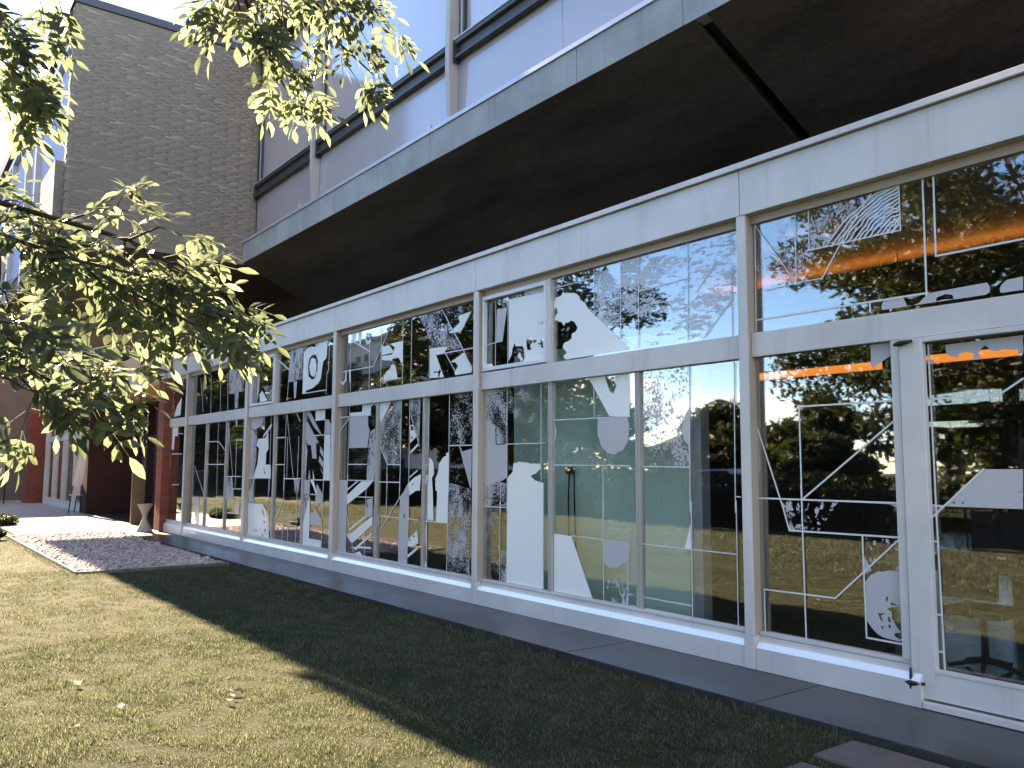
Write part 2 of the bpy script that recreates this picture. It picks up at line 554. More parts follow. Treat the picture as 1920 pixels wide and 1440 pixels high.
M['dry_leaf'] = leaf_mat('dry_fallen_leaf', [(0.0, (0.25, 0.17, 0.09)), (1.0, (0.40, 0.32, 0.20))], (1, 1, 1), tw=0.2, rough=0.7)

def make_pebble():
    t = NT('pebble_stone')
    at = t.n('ShaderNodeAttribute', attribute_name='tone')
    col = t.ramp(at.outputs['Fac'], [(0.0, (0.25, 0.20, 0.185)), (0.35, (0.33, 0.27, 0.25)), (0.7, (0.42, 0.33, 0.28)), (1.0, (0.50, 0.44, 0.39))])
    t.l(col, t.b.inputs['Base Color'])
    t.b.inputs['Roughness'].default_value = 0.8
    return t.m
M['pebble'] = make_pebble()

def emit(name, c, s):
    t = NT(name)
    t.b.inputs['Base Color'].default_value = (*c, 1)
    t.b.inputs['Emission Color'].default_value = (*c, 1)
    t.b.inputs['Emission Strength'].default_value = s
    return t.m
M['lamp'] = emit('orange_tube_lamp', (1.0, 0.36, 0.08), 0.12)
M['lamp_up'] = emit('orange_cove_lamp', (1.0, 0.36, 0.09), 0.75)
M['text_white'] = surf('white_lettering', (0.7, 0.7, 0.68), 0.6, 0.03, 4, 50, 0.0)

rng = random.Random(11)
nrg = np.random.default_rng(5)

# ================================================================== GROUND
GZ = -0.06
struct(mesh('ground', [(-400, -400, GZ - .10), (400, -400, GZ - .10), (400, 400, GZ - .10), (-400, 400, GZ - .10)], [(0, 1, 2, 3)], M['lawn']))

def lawn_height(x, y):
    return GZ + 0.012 * np.sin(x * 1.1 + 0.6 * y) * np.cos(y * 1.4 - 0.3 * x) + 0.008 * np.sin(x * 2.7 + 1.0) * np.sin(y * 3.1)
# lawn sheet (two rectangles: in front of the walkway, and beyond the gravel bed)
def sheet(name, x0, x1, y0, y1, step, m):
    nx, ny = int((x1 - x0) / step) + 1, int((y1 - y0) / step) + 1
    xs, ys = np.meshgrid(np.linspace(x0, x1, nx), np.linspace(y0, y1, ny))
    co = np.stack([xs.ravel(), ys.ravel(), lawn_height(xs.ravel(), ys.ravel())], 1)
    i = np.arange(nx * ny).reshape(ny, nx)
    f = np.stack([i[:-1, :-1], i[:-1, 1:], i[1:, 1:], i[1:, :-1]], -1).reshape(-1)
    return np_mesh(name, co, f, 4, m, smooth=True)
struct(sheet('lawn', -60, 14, -12.2, -0.72, 0.12, M['lawn']))
# walkway of dark stone slabs along the glass
walk = new_obj('walkway', None, None, Vector((-8, -0.4, 0)))
struct(walk)
x = 6.0
while x > -21.6:
    w = 1.95
    box('paving_slab', x - w + 0.008, x, -0.80, 0.002, -0.14, -0.002 - 0.002 * rng.random(), M['paving'], walk, 0.004)
    x -= w
# gravel bed, edging, path to the porch
GX0, GX1, GY0, GY1 = -22.6, -14.25, -3.10, -0.82
struct(box('gravel_bed', GX0, GX1, GY0, GY1, -0.14, -0.055, M['mortar']))
path = struct(box('path', -60, GX0, -2.95, -0.0, -0.14, -0.012, M['path']))
struct(box('porch_floor', -31.6, -21.6, 0.0, 3.0, -0.14, -0.006, M['paving']))
struct(box('porch_walk', -60, -22.0, -0.9, -0.0, -0.13, -0.004, M['path']))
ed = empty('gravel_edging', (-18, -3.14, GZ), 'weathered low timber edging around the pebble bed by the lawn', 'edging')
xx = GX1 + .04
while xx > -22.5:
    ln = 2.4
    box('board', xx - ln + .01, xx, -3.165, -3.125, -0.14, 0.0, M['edging'], ed, 0.004)
    xx -= ln
box('board', GX1, GX1 + .04, -3.12, -0.84, -0.14, -0.01, M['edging'], ed, 0.004)

# pebbles (stuff)
def make_pebbles():
    bm = bmesh.new()
    bmesh.ops.create_icosphere(bm, subdivisions=1, radius=1.0)
    bv = np.array([v.co[:] for v in bm.verts]); bf = np.array([[v.index for v in f.verts] for f in bm.faces])
    bm.free()
    n = 9000
    px = nrg.uniform(GX0 + .03, GX1 - .05, n); py = nrg.uniform(GY0 + .02, GY1 - .03, n)
    sx = nrg.uniform(.022, .05, n); sy = sx * nrg.uniform(.65, 1.0, n); sz = sx * nrg.uniform(.45, .75, n)
    an = nrg.uniform(0, 6.28, n)
    pz = -0.055 + sz * nrg.uniform(.2, 1.1, n)
    v = bv[None] * np.stack([sx, sy, sz], 1)[:, None] * nrg.uniform(.85, 1.15, (n, len(bv), 1))
    c, s = np.cos(an)[:, None], np.sin(an)[:, None]
    X = v[..., 0] * c - v[..., 1] * s + px[:, None]
    Y = v[..., 0] * s + v[..., 1] * c + py[:, None]
    Z = v[..., 2] + pz[:, None]
    co = np.stack([X, Y, Z], -1).reshape(-1, 3)
    f = (bf[None] + (np.arange(n) * len(bv))[:, None, None]).reshape(-1)
    tone = np.repeat(nrg.random(n), len(bv))
    o = np_mesh('pebbles', co, f, 3, M['pebble'], tone=tone, smooth=True)
    stuff(o); o['label'] = 'pinkish grey pebbles filling the bed beside the walkway'; o['category'] = 'pebbles'
make_pebbles()

# grass blades (stuff)
def grass(name, regions, h, wd, label):
    P = []
    for (x0, x1, y0, y1, dens) in regions:
        n = int((x1 - x0) * (y1 - y0) * dens)
        P.append(np.stack([nrg.uniform(x0, x1, n), nrg.uniform(y0, y1, n)], 1))
    p = np.concatenate(P)
    cl = np.sin(p[:, 0] * 7.3 + 2 * np.sin(p[:, 1] * 5.1)) * np.sin(p[:, 1] * 8.7 + 2 * np.sin(p[:, 0] * 4.3))
    inb = (p[:, 0] > GX0 - .1) & (p[:, 0] < GX1 + .05) & (p[:, 1] > -3.17)
    inb |= (p[:, 0] < GX0) & (p[:, 1] > -2.97)
    inb |= (p[:, 1] > -0.84)
    for (a, b, c, d) in STONES:
        inb |= (p[:, 0] > a) & (p[:, 0] < b) & (p[:, 1] > c) & (p[:, 1] < d)
    p = p[~inb]; cl = cl[~inb]
    n = len(p)
    hh = h * nrg.uniform(.5, 1.25, n) * (1 + .62 * cl)
    ww = wd * nrg.uniform(.7, 1.3, n)
    an = nrg.uniform(0, 6.28, n); la = nrg.uniform(0, 6.28, n); le = hh * nrg.uniform(.1, .9, n)
    z = lawn_height(p[:, 0], p[:, 1]) - .004
    dx, dy = np.cos(an) * ww, np.sin(an) * ww
    lx, ly = np.cos(la) * le, np.sin(la) * le
    base = np.stack([p[:, 0], p[:, 1], z], 1)
    v0 = base + np.stack([-dx, -dy, 0 * dx], 1)
    v1 = base + np.stack([dx, dy, 0 * dx], 1)
    v2 = base + np.stack([dx * .7 + lx * .35, dy * .7 + ly * .35, hh * .6], 1)
    v3 = base + np.stack([-dx * .7 + lx * .35, -dy * .7 + ly * .35, hh * .6], 1)
    v4 = base + np.stack([lx, ly, hh * .95], 1)
    co = np.stack([v0, v1, v2, v3, v4], 1).reshape(-1, 3)
    k = np.arange(n)[:, None] * 5
    f = np.concatenate([k + np.array([[0, 1, 2]]), k + np.array([[0, 2, 3]]), k + np.array([[3, 2, 4]])], 1).reshape(-1)
    big = np.sin(p[:, 0] * 1.9 + 1.3 * np.sin(p[:, 1] * 1.7)) * np.sin(p[:, 1] * 2.3 + 1.1 * np.sin(p[:, 0] * 1.3 + 2))
    tone = np.repeat(np.clip(nrg.random(n) ** 1.3 * .85 - .16 * cl + .26 * big + .08, 0, .99), 5)
    o = np_mesh(name, co, f, 3, M['grass'], tone=tone)
    stuff(o); o['label'] = label; o['category'] = 'grass'
STONES = [(-2.97, -2.37, -1.29, -0.84), (-2.93, -2.36, -1.98, -1.42), (-2.27, -1.68, -1.29, -0.85)]
grass('grass', [(-9.0, -1.6, -5.9, -.8, 8200), (-15, -9.0, -6.2, -.8, 4200), (-26, -15, -6.6, -3.1, 1600)], .026, .0019, 'short mown grass with dry patches in front of the walkway')
grass('grass', [(-34, 2.5, -12.0, -6.2, 330), (-46, -26, -9, -3.0, 260)], .05, .006, 'mown lawn beyond, reflected in the windows')
grass('grass', [(-14.2, -1.7, -.95, -.845, 1100), (-14.2, -14.13, -3.1, -.9, 900), (-22.0, -14.2, -3.26, -3.18, 800)], .065, .0028, 'longer grass fringing the paving edge')
for i, s_ in enumerate(STONES):
    o = box('stepping_stone', s_[0], s_[1], s_[2] + .012, s_[3] - .012, -0.12, -0.040, M['steppingstone'], None, 0.012)
    tag(o, ['reddish square stepping stone touching the walkway, wholly in view', 'reddish stepping stone nearest the camera at the bottom picture edge', 'reddish stepping stone cut off by the bottom corner of the picture'][i], 'stepping stone', 'stepping stones in the lawn')
# dry leaves lying on the grass
for i in range(7):
    lx = rng.uniform(-9.5, -4.5); ly = rng.uniform(-5.2, -3.3)
    if i < 3:
        lx, ly = -6.2 + i * .1, -3.5 - .06 * i
    s_ = rng.uniform(.025, .05); a = rng.uniform(0, 6.28)
    ca, sa = math.cos(a), math.sin(a)
    z0 = float(lawn_height(lx, ly)) + .032
    pts = [(-1.3, 0, .0), (-.3, -.55, .25), (.7, -.4, .1), (1.4, 0, .3), (.7, .45, .2), (-.3, .5, .05), (0, 0, -.1)]
    vv = [(lx + s_ * (p[0] * ca - p[1] * sa), ly + s_ * (p[0] * sa + p[1] * ca), z0 + s_ * p[2]) for p in pts]
    o = mesh('fallen_leaf', vv, [(0, 1, 6), (1, 2, 6), (2, 3, 6), (3, 4, 6), (4, 5, 6), (5, 0, 6)], M['dry_leaf'])
    tag(o, 'small dry pale leaf lying loose on the lawn', 'leaf', 'dry leaves lying on the lawn')

# ================================================================== GLAZED FACADE
PITCH = 3.9
XC = lambda k: -4.365 - PITCH * k
fac = empty('glazed_facade', (-10, 0.1, 0), 'white metal glass front covered in pale cut-out film graphics along the walkway', 'facade')
PANES = []       # (x0, x1, z0, z1, object)

def pane(x0, x1, z0, z1, parent=None, name='window_pane', y0=.100):
    o = box(name, x0, x1, y0, y0 + .008, z0, z1, M['glass'], parent or fac)
    PANES.append((x0, x1, z0, z1, o, parent))
    return o
def frame_bar(name, x0, x1, y0, y1, z0, z1, m='white', bev=.003):
    return box(name, x0, x1, y0, y1, z0, z1, M[m], fac, bev)
PLINTH = [(0, 0.0), (0, .170), (.030, .216), (.062, .218), (.062, .258), (.15, .258), (.15, 0.0)]
for k in range(-2, 5):
    xc = XC(k)
    box('column', xc - .043, xc + .043, -.008, .012, .264, 3.699, M['white'], fac, .002)
    box('column_side', xc - .041, xc + .041, .0125, .150, .264, 3.699, M['jamb'], fac, .002)
    box('column_base', xc - .050, xc + .046, -.012, .135, 0.001, .261, M['white'], fac, .003)
for b in range(-2, 5):
    xr = XC(b) - .046
    xl = XC(b + 1) + .046
    if b == 4:
        xl = -21.44
    if b == -1:
        prism_x('plinth', PLINTH, xl + .005, -2.985, M['white'], fac)
        prism_x('plinth', PLINTH, -.80, xr, M['white'], fac)
        box('door_threshold', -2.98, -.81, .0, .14, 0.001, .045, M['white'], fac, .003)
    else:
        prism_x('plinth', PLINTH, xl + .005, xr - .001, M['white'], fac)
    sx_a, sx_b = (xl + .012, -2.99) if b == -1 else (xl + .012, xr - .008)
    prism_x('ledge_highlight', [(-.0015, .171), (.0285, .2165), (.031, .2165), (.001, .170)], sx_a, sx_b, M['strip'], fac)  # strip added over the white plinth ledge to carry its highlight
    # fascia beam panel, one per bay
    fx1 = XC(b) - .004
    fx0 = XC(b + 1) + .004 if b < 4 else -23.9
    box('fascia_panel', fx0, fx1, -.014, .20, 3.701, 4.088, M['white'], fac, .003)
    # coping strip
    box('coping', fx0 - .003, fx1 + .003, -.050, .26, 4.096, 4.146, M['white'], fac, .002)
    frame_bar('head_frame', xl, xr, .070, .128, 3.630, 3.700, 'jamb')
    frame_bar('transom', xl - (.0), xr, .048, .128, 2.505, 2.705)
    if b in (0, 1, 2, 3, -2):
        frame_bar('bottom_rail', xl, xr, .060, .130, .262, .290)
        third = PITCH / 3
        m1, m2 = XC(b + 1) + third, XC(b + 1) + 2 * third
        for mx_ in (m1, m2):
            box('mullion', mx_ - .030, mx_ - .002, .072, .135, .291, 2.504, M['mullion'], fac, .003)
            box('mullion', mx_ + .002, mx_ + .030, .072, .135, .291, 2.504, M['mullion'], fac, .003)
        pane(xl + .001, m1 - .036, .292, 2.503)
        pane(m1 + .036, m2 - .036, .292, 2.503)
        pane(m2 + .036, xr - .001, .292, 2.503)
        if b in (0, 2):
            box('mullion', m1 - .03, m1 + .03, .050, .132, 2.706, 3.629, M['white'], fac, .003)
            # opening sash in the first third
            sx0, sx1, sz0, sz1 = xl + .012, m1 - .035, 2.722, 3.622
            for nm, q in (('sash_frame', (sx0, sx1, .044, .098, sz0, sz0 + .045)), ('sash_frame', (sx0, sx1, .044, .098, sz1 - .045, sz1)), ('sash_frame', (sx0, sx0 + .04, .0445, .0975, sz0 + .046, sz1 - .046)), ('sash_frame', (sx1 - .04, sx1, .0445, .0975, sz0 + .046, sz1 - .046))):
                box(nm, *q, M['white_b'], fac, .004)
            pane(sx0 + .02, sx1 - .02, sz0 + .02, sz1 - .02)
            pane(m1 + .032, xr - .001, 2.707, 3.628)
        else:
            pane(xl + .001, xr - .001, 2.707, 3.628)
    elif b == 4:
        frame_bar('bottom_rail', xl, xr, .060, .130, .262, .290)
        pane(xl + .001, xr - .001, .292, 2.503)
        pane(xl + .001, xr - .001, 2.707, 3.628)
    elif b == -1:
        frame_bar('bottom_rail', xl, -3.065, .060, .130, .262, .290)
        pane(xl + .001, -3.135, .292, 2.503)
        box('door_jamb', -3.133, -3.072, .052, .135, .291, 2.504, M['white'], fac, .003)
        pane(xl + .001, xr - .001, 2.707, 3.628)
        for dx0, dx1 in ((-3.060, -1.955), (-1.945, -.84)):
            bm = bmesh.new()
            for q in ((dx0, dx0 + .165, .030, .085, .062, 2.50), (dx1 - .165, dx1, .030, .085, .062, 2.50), (dx0 + .1652, dx1 - .1652, .0305, .0845, .062, .262), (dx0 + .1652, dx1 - .1652, .0305, .0845, 2.465, 2.50)):
                vv = [bm.verts.new(v) for v in boxv(*q)]
                for f in BOXF:
                    bm.faces.new([vv[i] for i in f])
            bmesh.ops.bevel(bm, geom=list(bm.edges), offset=.003, segments=1, affect='EDGES')
            door = from_bm('door', bm, M['white'], fac)
            pane(dx0 + .15, dx1 - .15, .25, 2.475, door, 'door_glass', .100)
            box('glazing_bead', dx0 + .1652, dx1 - .1652, .026, .060, .240, .264, M['white'], door, .003)
            hx = dx0 + .02
            for hz in (.150, 2.47):
                arms = [([(hx - .045, .016, hz - .006), (hx + .0, .010, hz), (hx + .085, .014, hz + .010)], [.012, .021, .010])]
                if hz < 1:
                    arms = [([(hx - .085, .016, hz + .004), (hx - .01, .010, hz), (hx + .075, .014, hz + .008)], [.010, .022, .010]), ([(hx - .02, .014, hz - .085), (hx - .015, .012, hz), (hx - .02, .016, hz + .10)], [.012, .016, .007])]
                tubes('hinge', arms, M['black'], door, 7)
        box('door_jamb', -.838, xr, .052, .135, .291, 2.504, M['white'], fac, .003)
# roof deck of the glass front
box('roof_deck', -41.5, 7.3, .262, 9.2, 4.02, 4.12, M['coping_dark'], fac)

GRAPHICS = [
["L",[[-4.295,3.628],[-4.071,3.299],[-3.922,3.076]],0.008],
["L",[[-3.905,3.67],[-3.913,3.062]],0.008],
["L",[[-4.204,3.052],[-3.916,3.063],[-3.684,3.063]],0.008],
["L",[[-3.788,3.304],[-3.784,3.666]],0.01],
["L",[[-3.788,3.304],[-3.045,3.301],[-3.044,3.673]],0.01],
["L",[[-3.255,3.665],[-3.477,3.362],[-3.684,3.057]],0.01],
["L",[[-4.293,3.628],[-4.306,2.733]],0.01],
["L",[[-2.871,3.673],[-2.878,2.797]],0.014],
["L",[[-2.795,3.673],[-2.802,3.062],[-2.246,3.063]],0.014],
["L",[[-4.304,2.818],[-3.3,2.816],[-3.194,2.815],[-2.871,2.814]],0.014],
["L",[[-3.298,2.815],[-3.297,2.743]],0.014],
["V",[[-3.194,2.81],[-2.856,2.812],[-2.478,2.82],[-2.461,2.788],[-2.463,2.754],[-2.491,2.74],[-3.208,2.743],[-3.212,2.775]],[[[-3.048,2.814],[-2.996,2.79],[-2.87,2.806],[-2.87,2.798],[-2.935,2.754],[-2.977,2.742],[-3.024,2.747]],[[-2.813,2.771],[-2.753,2.787],[-2.705,2.774],[-2.697,2.743],[-2.816,2.746]]]],
["V",[[-2.258,2.821],[-2.353,2.817],[-2.39,2.79],[-2.402,2.764],[-2.397,2.737],[-2.262,2.736]],[]],
["Tspeck",[[-3.778,3.662],[-3.255,3.659],[-3.477,3.362],[-3.588,3.307],[-3.782,3.308]],[]],
["Tsparse",[[-4.292,3.671],[-3.791,3.66],[-3.792,3.314],[-3.915,3.08],[-4.303,3.074]],[]],
["L",[[-3.64,3.308],[-3.601,3.353],[-3.559,3.389],[-3.52,3.431],[-3.479,3.468],[-3.436,3.495],[-3.391,3.516],[-3.349,3.544],[-3.306,3.569],[-3.266,3.599],[-3.22,3.613],[-3.178,3.633],[-3.134,3.648],[-3.089,3.66],[-3.044,3.666]],0.013],
["L",[[-3.589,3.296],[-3.553,3.338],[-3.517,3.376],[-3.48,3.411],[-3.445,3.453],[-3.406,3.481],[-3.366,3.503],[-3.326,3.527],[-3.286,3.547],[-3.246,3.566],[-3.21,3.596],[-3.167,3.603],[-3.125,3.615],[-3.085,3.627],[-3.045,3.64]],0.013],
["L",[[-3.545,3.303],[-3.514,3.346],[-3.476,3.367],[-3.443,3.4],[-3.41,3.435],[-3.377,3.467],[-3.338,3.482],[-3.304,3.51],[-3.267,3.526],[-3.23,3.545],[-3.195,3.566],[-3.159,3.581],[-3.12,3.59],[-3.083,3.602],[-3.046,3.614]],0.013],
["L",[[-3.5,3.306],[-3.467,3.331],[-3.442,3.375],[-3.411,3.404],[-3.377,3.422],[-3.347,3.452],[-3.314,3.471],[-3.282,3.493],[-3.25,3.514],[-3.214,3.52],[-3.184,3.548],[-3.149,3.557],[-3.116,3.571],[-3.08,3.573],[-3.047,3.586]],0.013],
["L",[[-3.454,3.305],[-3.425,3.329],[-3.401,3.364],[-3.372,3.386],[-3.343,3.405],[-3.319,3.441],[-3.291,3.462],[-3.261,3.478],[-3.229,3.487],[-3.2,3.504],[-3.172,3.524],[-3.141,3.534],[-3.111,3.546],[-3.078,3.55],[-3.049,3.563]],0.013],
["L",[[-3.407,3.299],[-3.383,3.323],[-3.359,3.347],[-3.336,3.374],[-3.31,3.393],[-3.29,3.427],[-3.263,3.442],[-3.234,3.448],[-3.209,3.466],[-3.185,3.486],[-3.155,3.49],[-3.13,3.505],[-3.102,3.511],[-3.077,3.526],[-3.049,3.534]],0.013],
["L",[[-3.364,3.303],[-3.345,3.331],[-3.323,3.35],[-3.299,3.361],[-3.281,3.39],[-3.261,3.413],[-3.239,3.429],[-3.216,3.442],[-3.19,3.446],[-3.169,3.465],[-3.146,3.477],[-3.124,3.489],[-3.095,3.483],[-3.074,3.498],[-3.05,3.507]],0.013],
["L",[[-3.322,3.309],[-3.305,3.329],[-3.287,3.347],[-3.266,3.357],[-3.251,3.381],[-3.233,3.399],[-3.211,3.406],[-3.193,3.423],[-3.17,3.423],[-3.155,3.447],[-3.133,3.45],[-3.111,3.454],[-3.092,3.467],[-3.069,3.464],[-3.05,3.476]],0.013],
["L",[[-3.278,3.306],[-3.262,3.32],[-3.25,3.342],[-3.233,3.352],[-3.218,3.368],[-3.2,3.371],[-3.184,3.384],[-3.17,3.401],[-3.156,3.418],[-3.138,3.423],[-3.122,3.431],[-3.105,3.439],[-3.088,3.445],[-3.067,3.44],[-3.053,3.455]],0.013],
["L",[[-3.236,3.309],[-3.22,3.309],[-3.21,3.328],[-3.196,3.334],[-3.186,3.354],[-3.171,3.357],[-3.16,3.371],[-3.147,3.378],[-3.134,3.387],[-3.122,3.398],[-3.11,3.411],[-3.096,3.415],[-3.079,3.41],[-3.064,3.414],[-3.05,3.417]],0.013],
["L",[[-3.192,3.304],[-3.181,3.31],[-3.172,3.318],[-3.163,3.33],[-3.153,3.337],[-3.145,3.349],[-3.135,3.355],[-3.125,3.362],[-3.117,3.374],[-3.104,3.37],[-3.094,3.375],[-3.088,3.393],[-3.073,3.383],[-3.062,3.387],[-3.052,3.394]],0.013],
["L",[[-3.151,3.308],[-3.141,3.303],[-3.139,3.322],[-3.128,3.316],[-3.123,3.327],[-3.12,3.343],[-3.113,3.347],[-3.104,3.345],[-3.097,3.35],[-3.09,3.352],[-3.082,3.353],[-3.078,3.367],[-3.072,3.373],[-3.06,3.362],[-3.057,3.377]],0.013],
["L",[[-3.105,3.296],[-3.106,3.312],[-3.099,3.306],[-3.096,3.31],[-3.092,3.313],[-3.09,3.322],[-3.085,3.32],[-3.084,3.333],[-3.078,3.329],[-3.076,3.337],[-3.07,3.331],[-3.066,3.335],[-3.064,3.341],[-3.059,3.342],[-3.058,3.351]],0.013],
["L",[[-4.316,1.913],[-4.08,1.247]],0.013],
["L",[[-3.118,2.077],[-3.92,2.076],[-3.919,1.254]],0.013],
["L",[[-3.118,1.941],[-3.91,1.355]],0.013],
["L",[[-4.313,1.349],[-3.117,1.352]],0.013],
["V",[[-3.308,2.51],[-3.112,2.503],[-3.117,2.317],[-3.309,2.319]],[[[-3.118,2.413],[-3.147,2.403],[-3.171,2.367],[-3.12,2.362]]]],
["L",[[-4.1,1.309],[-4.039,1.105],[-3.12,1.112]],0.013],
["L",[[-3.423,1.103],[-3.418,0.381],[-3.108,0.379]],0.013],
["L",[[-3.116,1.105],[-3.658,0.63],[-4.287,0.622],[-4.286,0.265]],0.013],
["L",[[-3.922,1.46],[-3.915,0.262]],0.013],
["V",[[-3.61,1.347],[-3.115,1.351],[-3.118,1.11],[-3.78,1.117],[-3.673,1.28]],[[[-3.263,1.339],[-3.208,1.341],[-3.23,1.285],[-3.245,1.299]],[[-3.184,1.33],[-3.165,1.321],[-3.176,1.292]],[[-3.375,1.223],[-3.354,1.222],[-3.365,1.214]],[[-3.345,1.189],[-3.32,1.186],[-3.256,1.138],[-3.207,1.122],[-3.297,1.126]],[[-3.182,1.269],[-3.162,1.265],[-3.173,1.246]],[[-3.252,1.237],[-3.237,1.238],[-3.226,1.21],[-3.244,1.209]],[[-3.152,1.279],[-3.122,1.299],[-3.122,1.253]]]],
["Tshard",[[-4.111,1.351],[-3.61,1.347],[-3.78,1.117],[-4.039,1.105]],[]],
["Tshard",[[-3.416,1.099],[-3.12,1.108],[-3.421,0.835]],[]],
["V",[[-3.416,0.96],[-3.377,0.896],[-3.363,0.86],[-3.421,0.83]],[]],
["V",[[-3.418,0.773],[-3.375,0.825],[-3.318,0.86],[-3.237,0.875],[-3.169,0.876],[-3.111,0.866],[-3.11,0.63],[-3.238,0.617],[-3.258,0.605],[-3.224,0.591],[-3.222,0.541],[-3.185,0.482],[-3.157,0.459],[-3.211,0.442],[-3.207,0.424],[-3.174,0.406],[-3.109,0.426],[-3.108,0.408],[-3.179,0.392],[-3.257,0.398],[-3.335,0.418],[-3.379,0.457],[-3.421,0.508]],[[[-3.26,0.693],[-3.245,0.686],[-3.256,0.652],[-3.268,0.664]],[[-3.232,0.655],[-3.198,0.65],[-3.169,0.635],[-3.227,0.634]],[[-3.329,0.568],[-3.269,0.573],[-3.305,0.552],[-3.292,0.512],[-3.311,0.524]],[[-3.255,0.555],[-3.236,0.548],[-3.233,0.512],[-3.252,0.518]],[[-3.313,0.481],[-3.288,0.476],[-3.294,0.455]],[[-3.253,0.501],[-3.233,0.493],[-3.244,0.464]]]],
["L",[[-2.882,2.443],[-2.876,1.229]],0.013],
["L",[[-2.926,2.074],[-2.438,2.073],[-2.291,2.166]],0.013],
["L",[[-2.923,1.348],[-2.833,1.342]],0.013],
["L",[[-2.557,1.593],[-2.922,1.264]],0.013],
["V",[[-2.769,2.437],[-2.277,2.445],[-2.283,2.326],[-2.311,2.325],[-2.313,2.361],[-2.467,2.364],[-2.509,2.404],[-2.546,2.377],[-2.556,2.355],[-2.535,2.32],[-2.594,2.319],[-2.578,2.357],[-2.636,2.377],[-2.679,2.363],[-2.693,2.34],[-2.73,2.358],[-2.762,2.376]],[]],
["V",[[-2.925,2.316],[-2.914,2.342],[-2.874,2.353],[-2.841,2.321]],[]],
["V",[[-2.557,1.593],[-2.32,1.594],[-2.332,1.344],[-2.837,1.342]],[[[-2.372,1.441],[-2.334,1.459],[-2.334,1.454]],[[-2.775,1.365],[-2.752,1.376],[-2.748,1.362]],[[-2.71,1.372],[-2.697,1.378],[-2.693,1.357]]]],
["Tshard",[[-2.921,1.346],[-2.842,1.34],[-2.92,1.264]],[]],
["L",[[-2.877,1.373],[-2.865,0.252]],0.013],
["L",[[-2.919,1.104],[-2.878,1.104]],0.013],
["L",[[-2.915,0.616],[-2.872,0.617]],0.013],
["L",[[-2.913,0.372],[-2.868,0.375]],0.013],
["L",[[-6.957,3.524],[-6.281,3.527]],0.009],
["L",[[-6.281,3.612],[-6.28,3.134]],0.009],
["L",[[-5.896,3.653],[-5.901,2.849]],0.009],
["L",[[-5.65,3.646],[-5.659,2.739]],0.009],
["L",[[-5.032,3.659],[-5.041,2.733]],0.009],
["L",[[-4.543,3.304],[-4.552,2.726]],0.009],
["L",[[-4.712,3.392],[-4.944,3.157]],0.009],
["L",[[-4.55,3.033],[-4.863,2.736]],0.009],
["L",[[-5.641,3.281],[-5.039,3.304]],0.009],
["W",[[-6.781,3.462],[-6.669,3.433],[-6.584,3.419],[-6.51,3.368],[-6.493,3.32],[-6.428,3.293],[-6.372,3.213],[-5.841,2.79],[-5.791,2.734],[-6.731,2.727],[-6.774,2.765],[-6.714,2.798],[-6.782,2.862],[-6.756,2.905],[-6.688,2.92],[-6.637,2.942],[-6.628,2.991],[-6.569,3.006],[-6.539,3.042],[-6.586,3.109],[-6.644,3.134],[-6.687,3.117],[-6.73,3.123],[-6.764,3.093],[-6.799,3.138],[-6.939,3.174],[-6.895,3.22],[-6.86,3.25],[-6.886,3.312],[-6.939,3.279],[-6.945,3.367],[-6.895,3.417],[-6.789,3.435]],[]],
["Tdense",[[-6.273,3.589],[-6.101,3.568],[-5.965,3.457],[-5.902,3.366],[-5.907,2.986],[-6.106,3.002],[-6.276,3.133]],[]],
["Tstreak",[[-5.889,3.635],[-4.503,3.648],[-4.506,3.026],[-4.863,2.74],[-5.769,2.735],[-5.898,2.854],[-6.076,2.982],[-5.896,3.048]],[]],
["Tdense",[[-5.505,3.555],[-5.251,3.521],[-5.227,3.451],[-5.267,3.389],[-5.44,3.39],[-5.549,3.368],[-5.536,3.315],[-5.762,3.301],[-5.79,3.347],[-5.66,3.409]],[]],
["Tdense",[[-4.908,3.113],[-4.741,3.152],[-4.56,3.094],[-4.552,3.033],[-4.767,3.052]],[]],
["Tdense",[[-8.236,2.513],[-7.768,2.51],[-7.76,1.855],[-7.962,1.858],[-7.986,2.029],[-8.086,2.133],[-8.217,2.172]],[]],
["V",[[-8.226,2.164],[-8.092,2.133],[-8.0,2.055],[-7.975,1.85],[-7.758,1.846],[-7.755,1.472],[-7.882,1.429],[-8.078,1.388],[-8.236,1.368]],[]],
["Tdense",[[-8.236,1.362],[-7.882,1.421],[-7.765,1.399],[-7.763,1.143],[-8.233,1.135]],[]],
["L",[[-7.76,2.521],[-7.754,1.081]],0.01],
["L",[[-7.141,2.514],[-7.137,1.449]],0.01],
["L",[[-7.749,1.851],[-7.072,1.851]],0.01],
["L",[[-8.233,1.127],[-7.763,1.131]],0.01],
["L",[[-7.882,1.413],[-7.879,1.075]],0.01],
["L",[[-6.953,2.092],[-5.783,2.081]],0.01],
["L",[[-6.292,2.421],[-6.29,2.089]],0.01],
["L",[[-6.97,1.615],[-5.784,1.608]],0.01],
["L",[[-6.168,1.607],[-6.162,1.153]],0.01],
["L",[[-5.686,1.602],[-5.05,1.597]],0.01],
["L",[[-5.031,2.513],[-5.051,1.203]],0.01],
["L",[[-4.539,2.485],[-4.558,1.225]],0.01],
["L",[[-4.555,1.354],[-4.504,1.352]],0.01],
["Tsparse",[[-7.749,2.517],[-7.151,2.512],[-7.15,2.08],[-7.746,2.087]],[]],
["W",[[-7.747,1.469],[-7.653,1.537],[-7.641,1.633],[-7.51,1.649],[-7.407,1.641],[-7.331,1.625],[-7.157,1.633],[-7.152,1.571],[-7.231,1.525],[-7.33,1.493],[-7.255,1.447],[-7.104,1.427],[-7.103,1.11],[-7.754,1.081]],[]],
["W",[[-7.755,1.201],[-7.103,1.224],[-7.103,0.272],[-7.764,0.272]],[]],
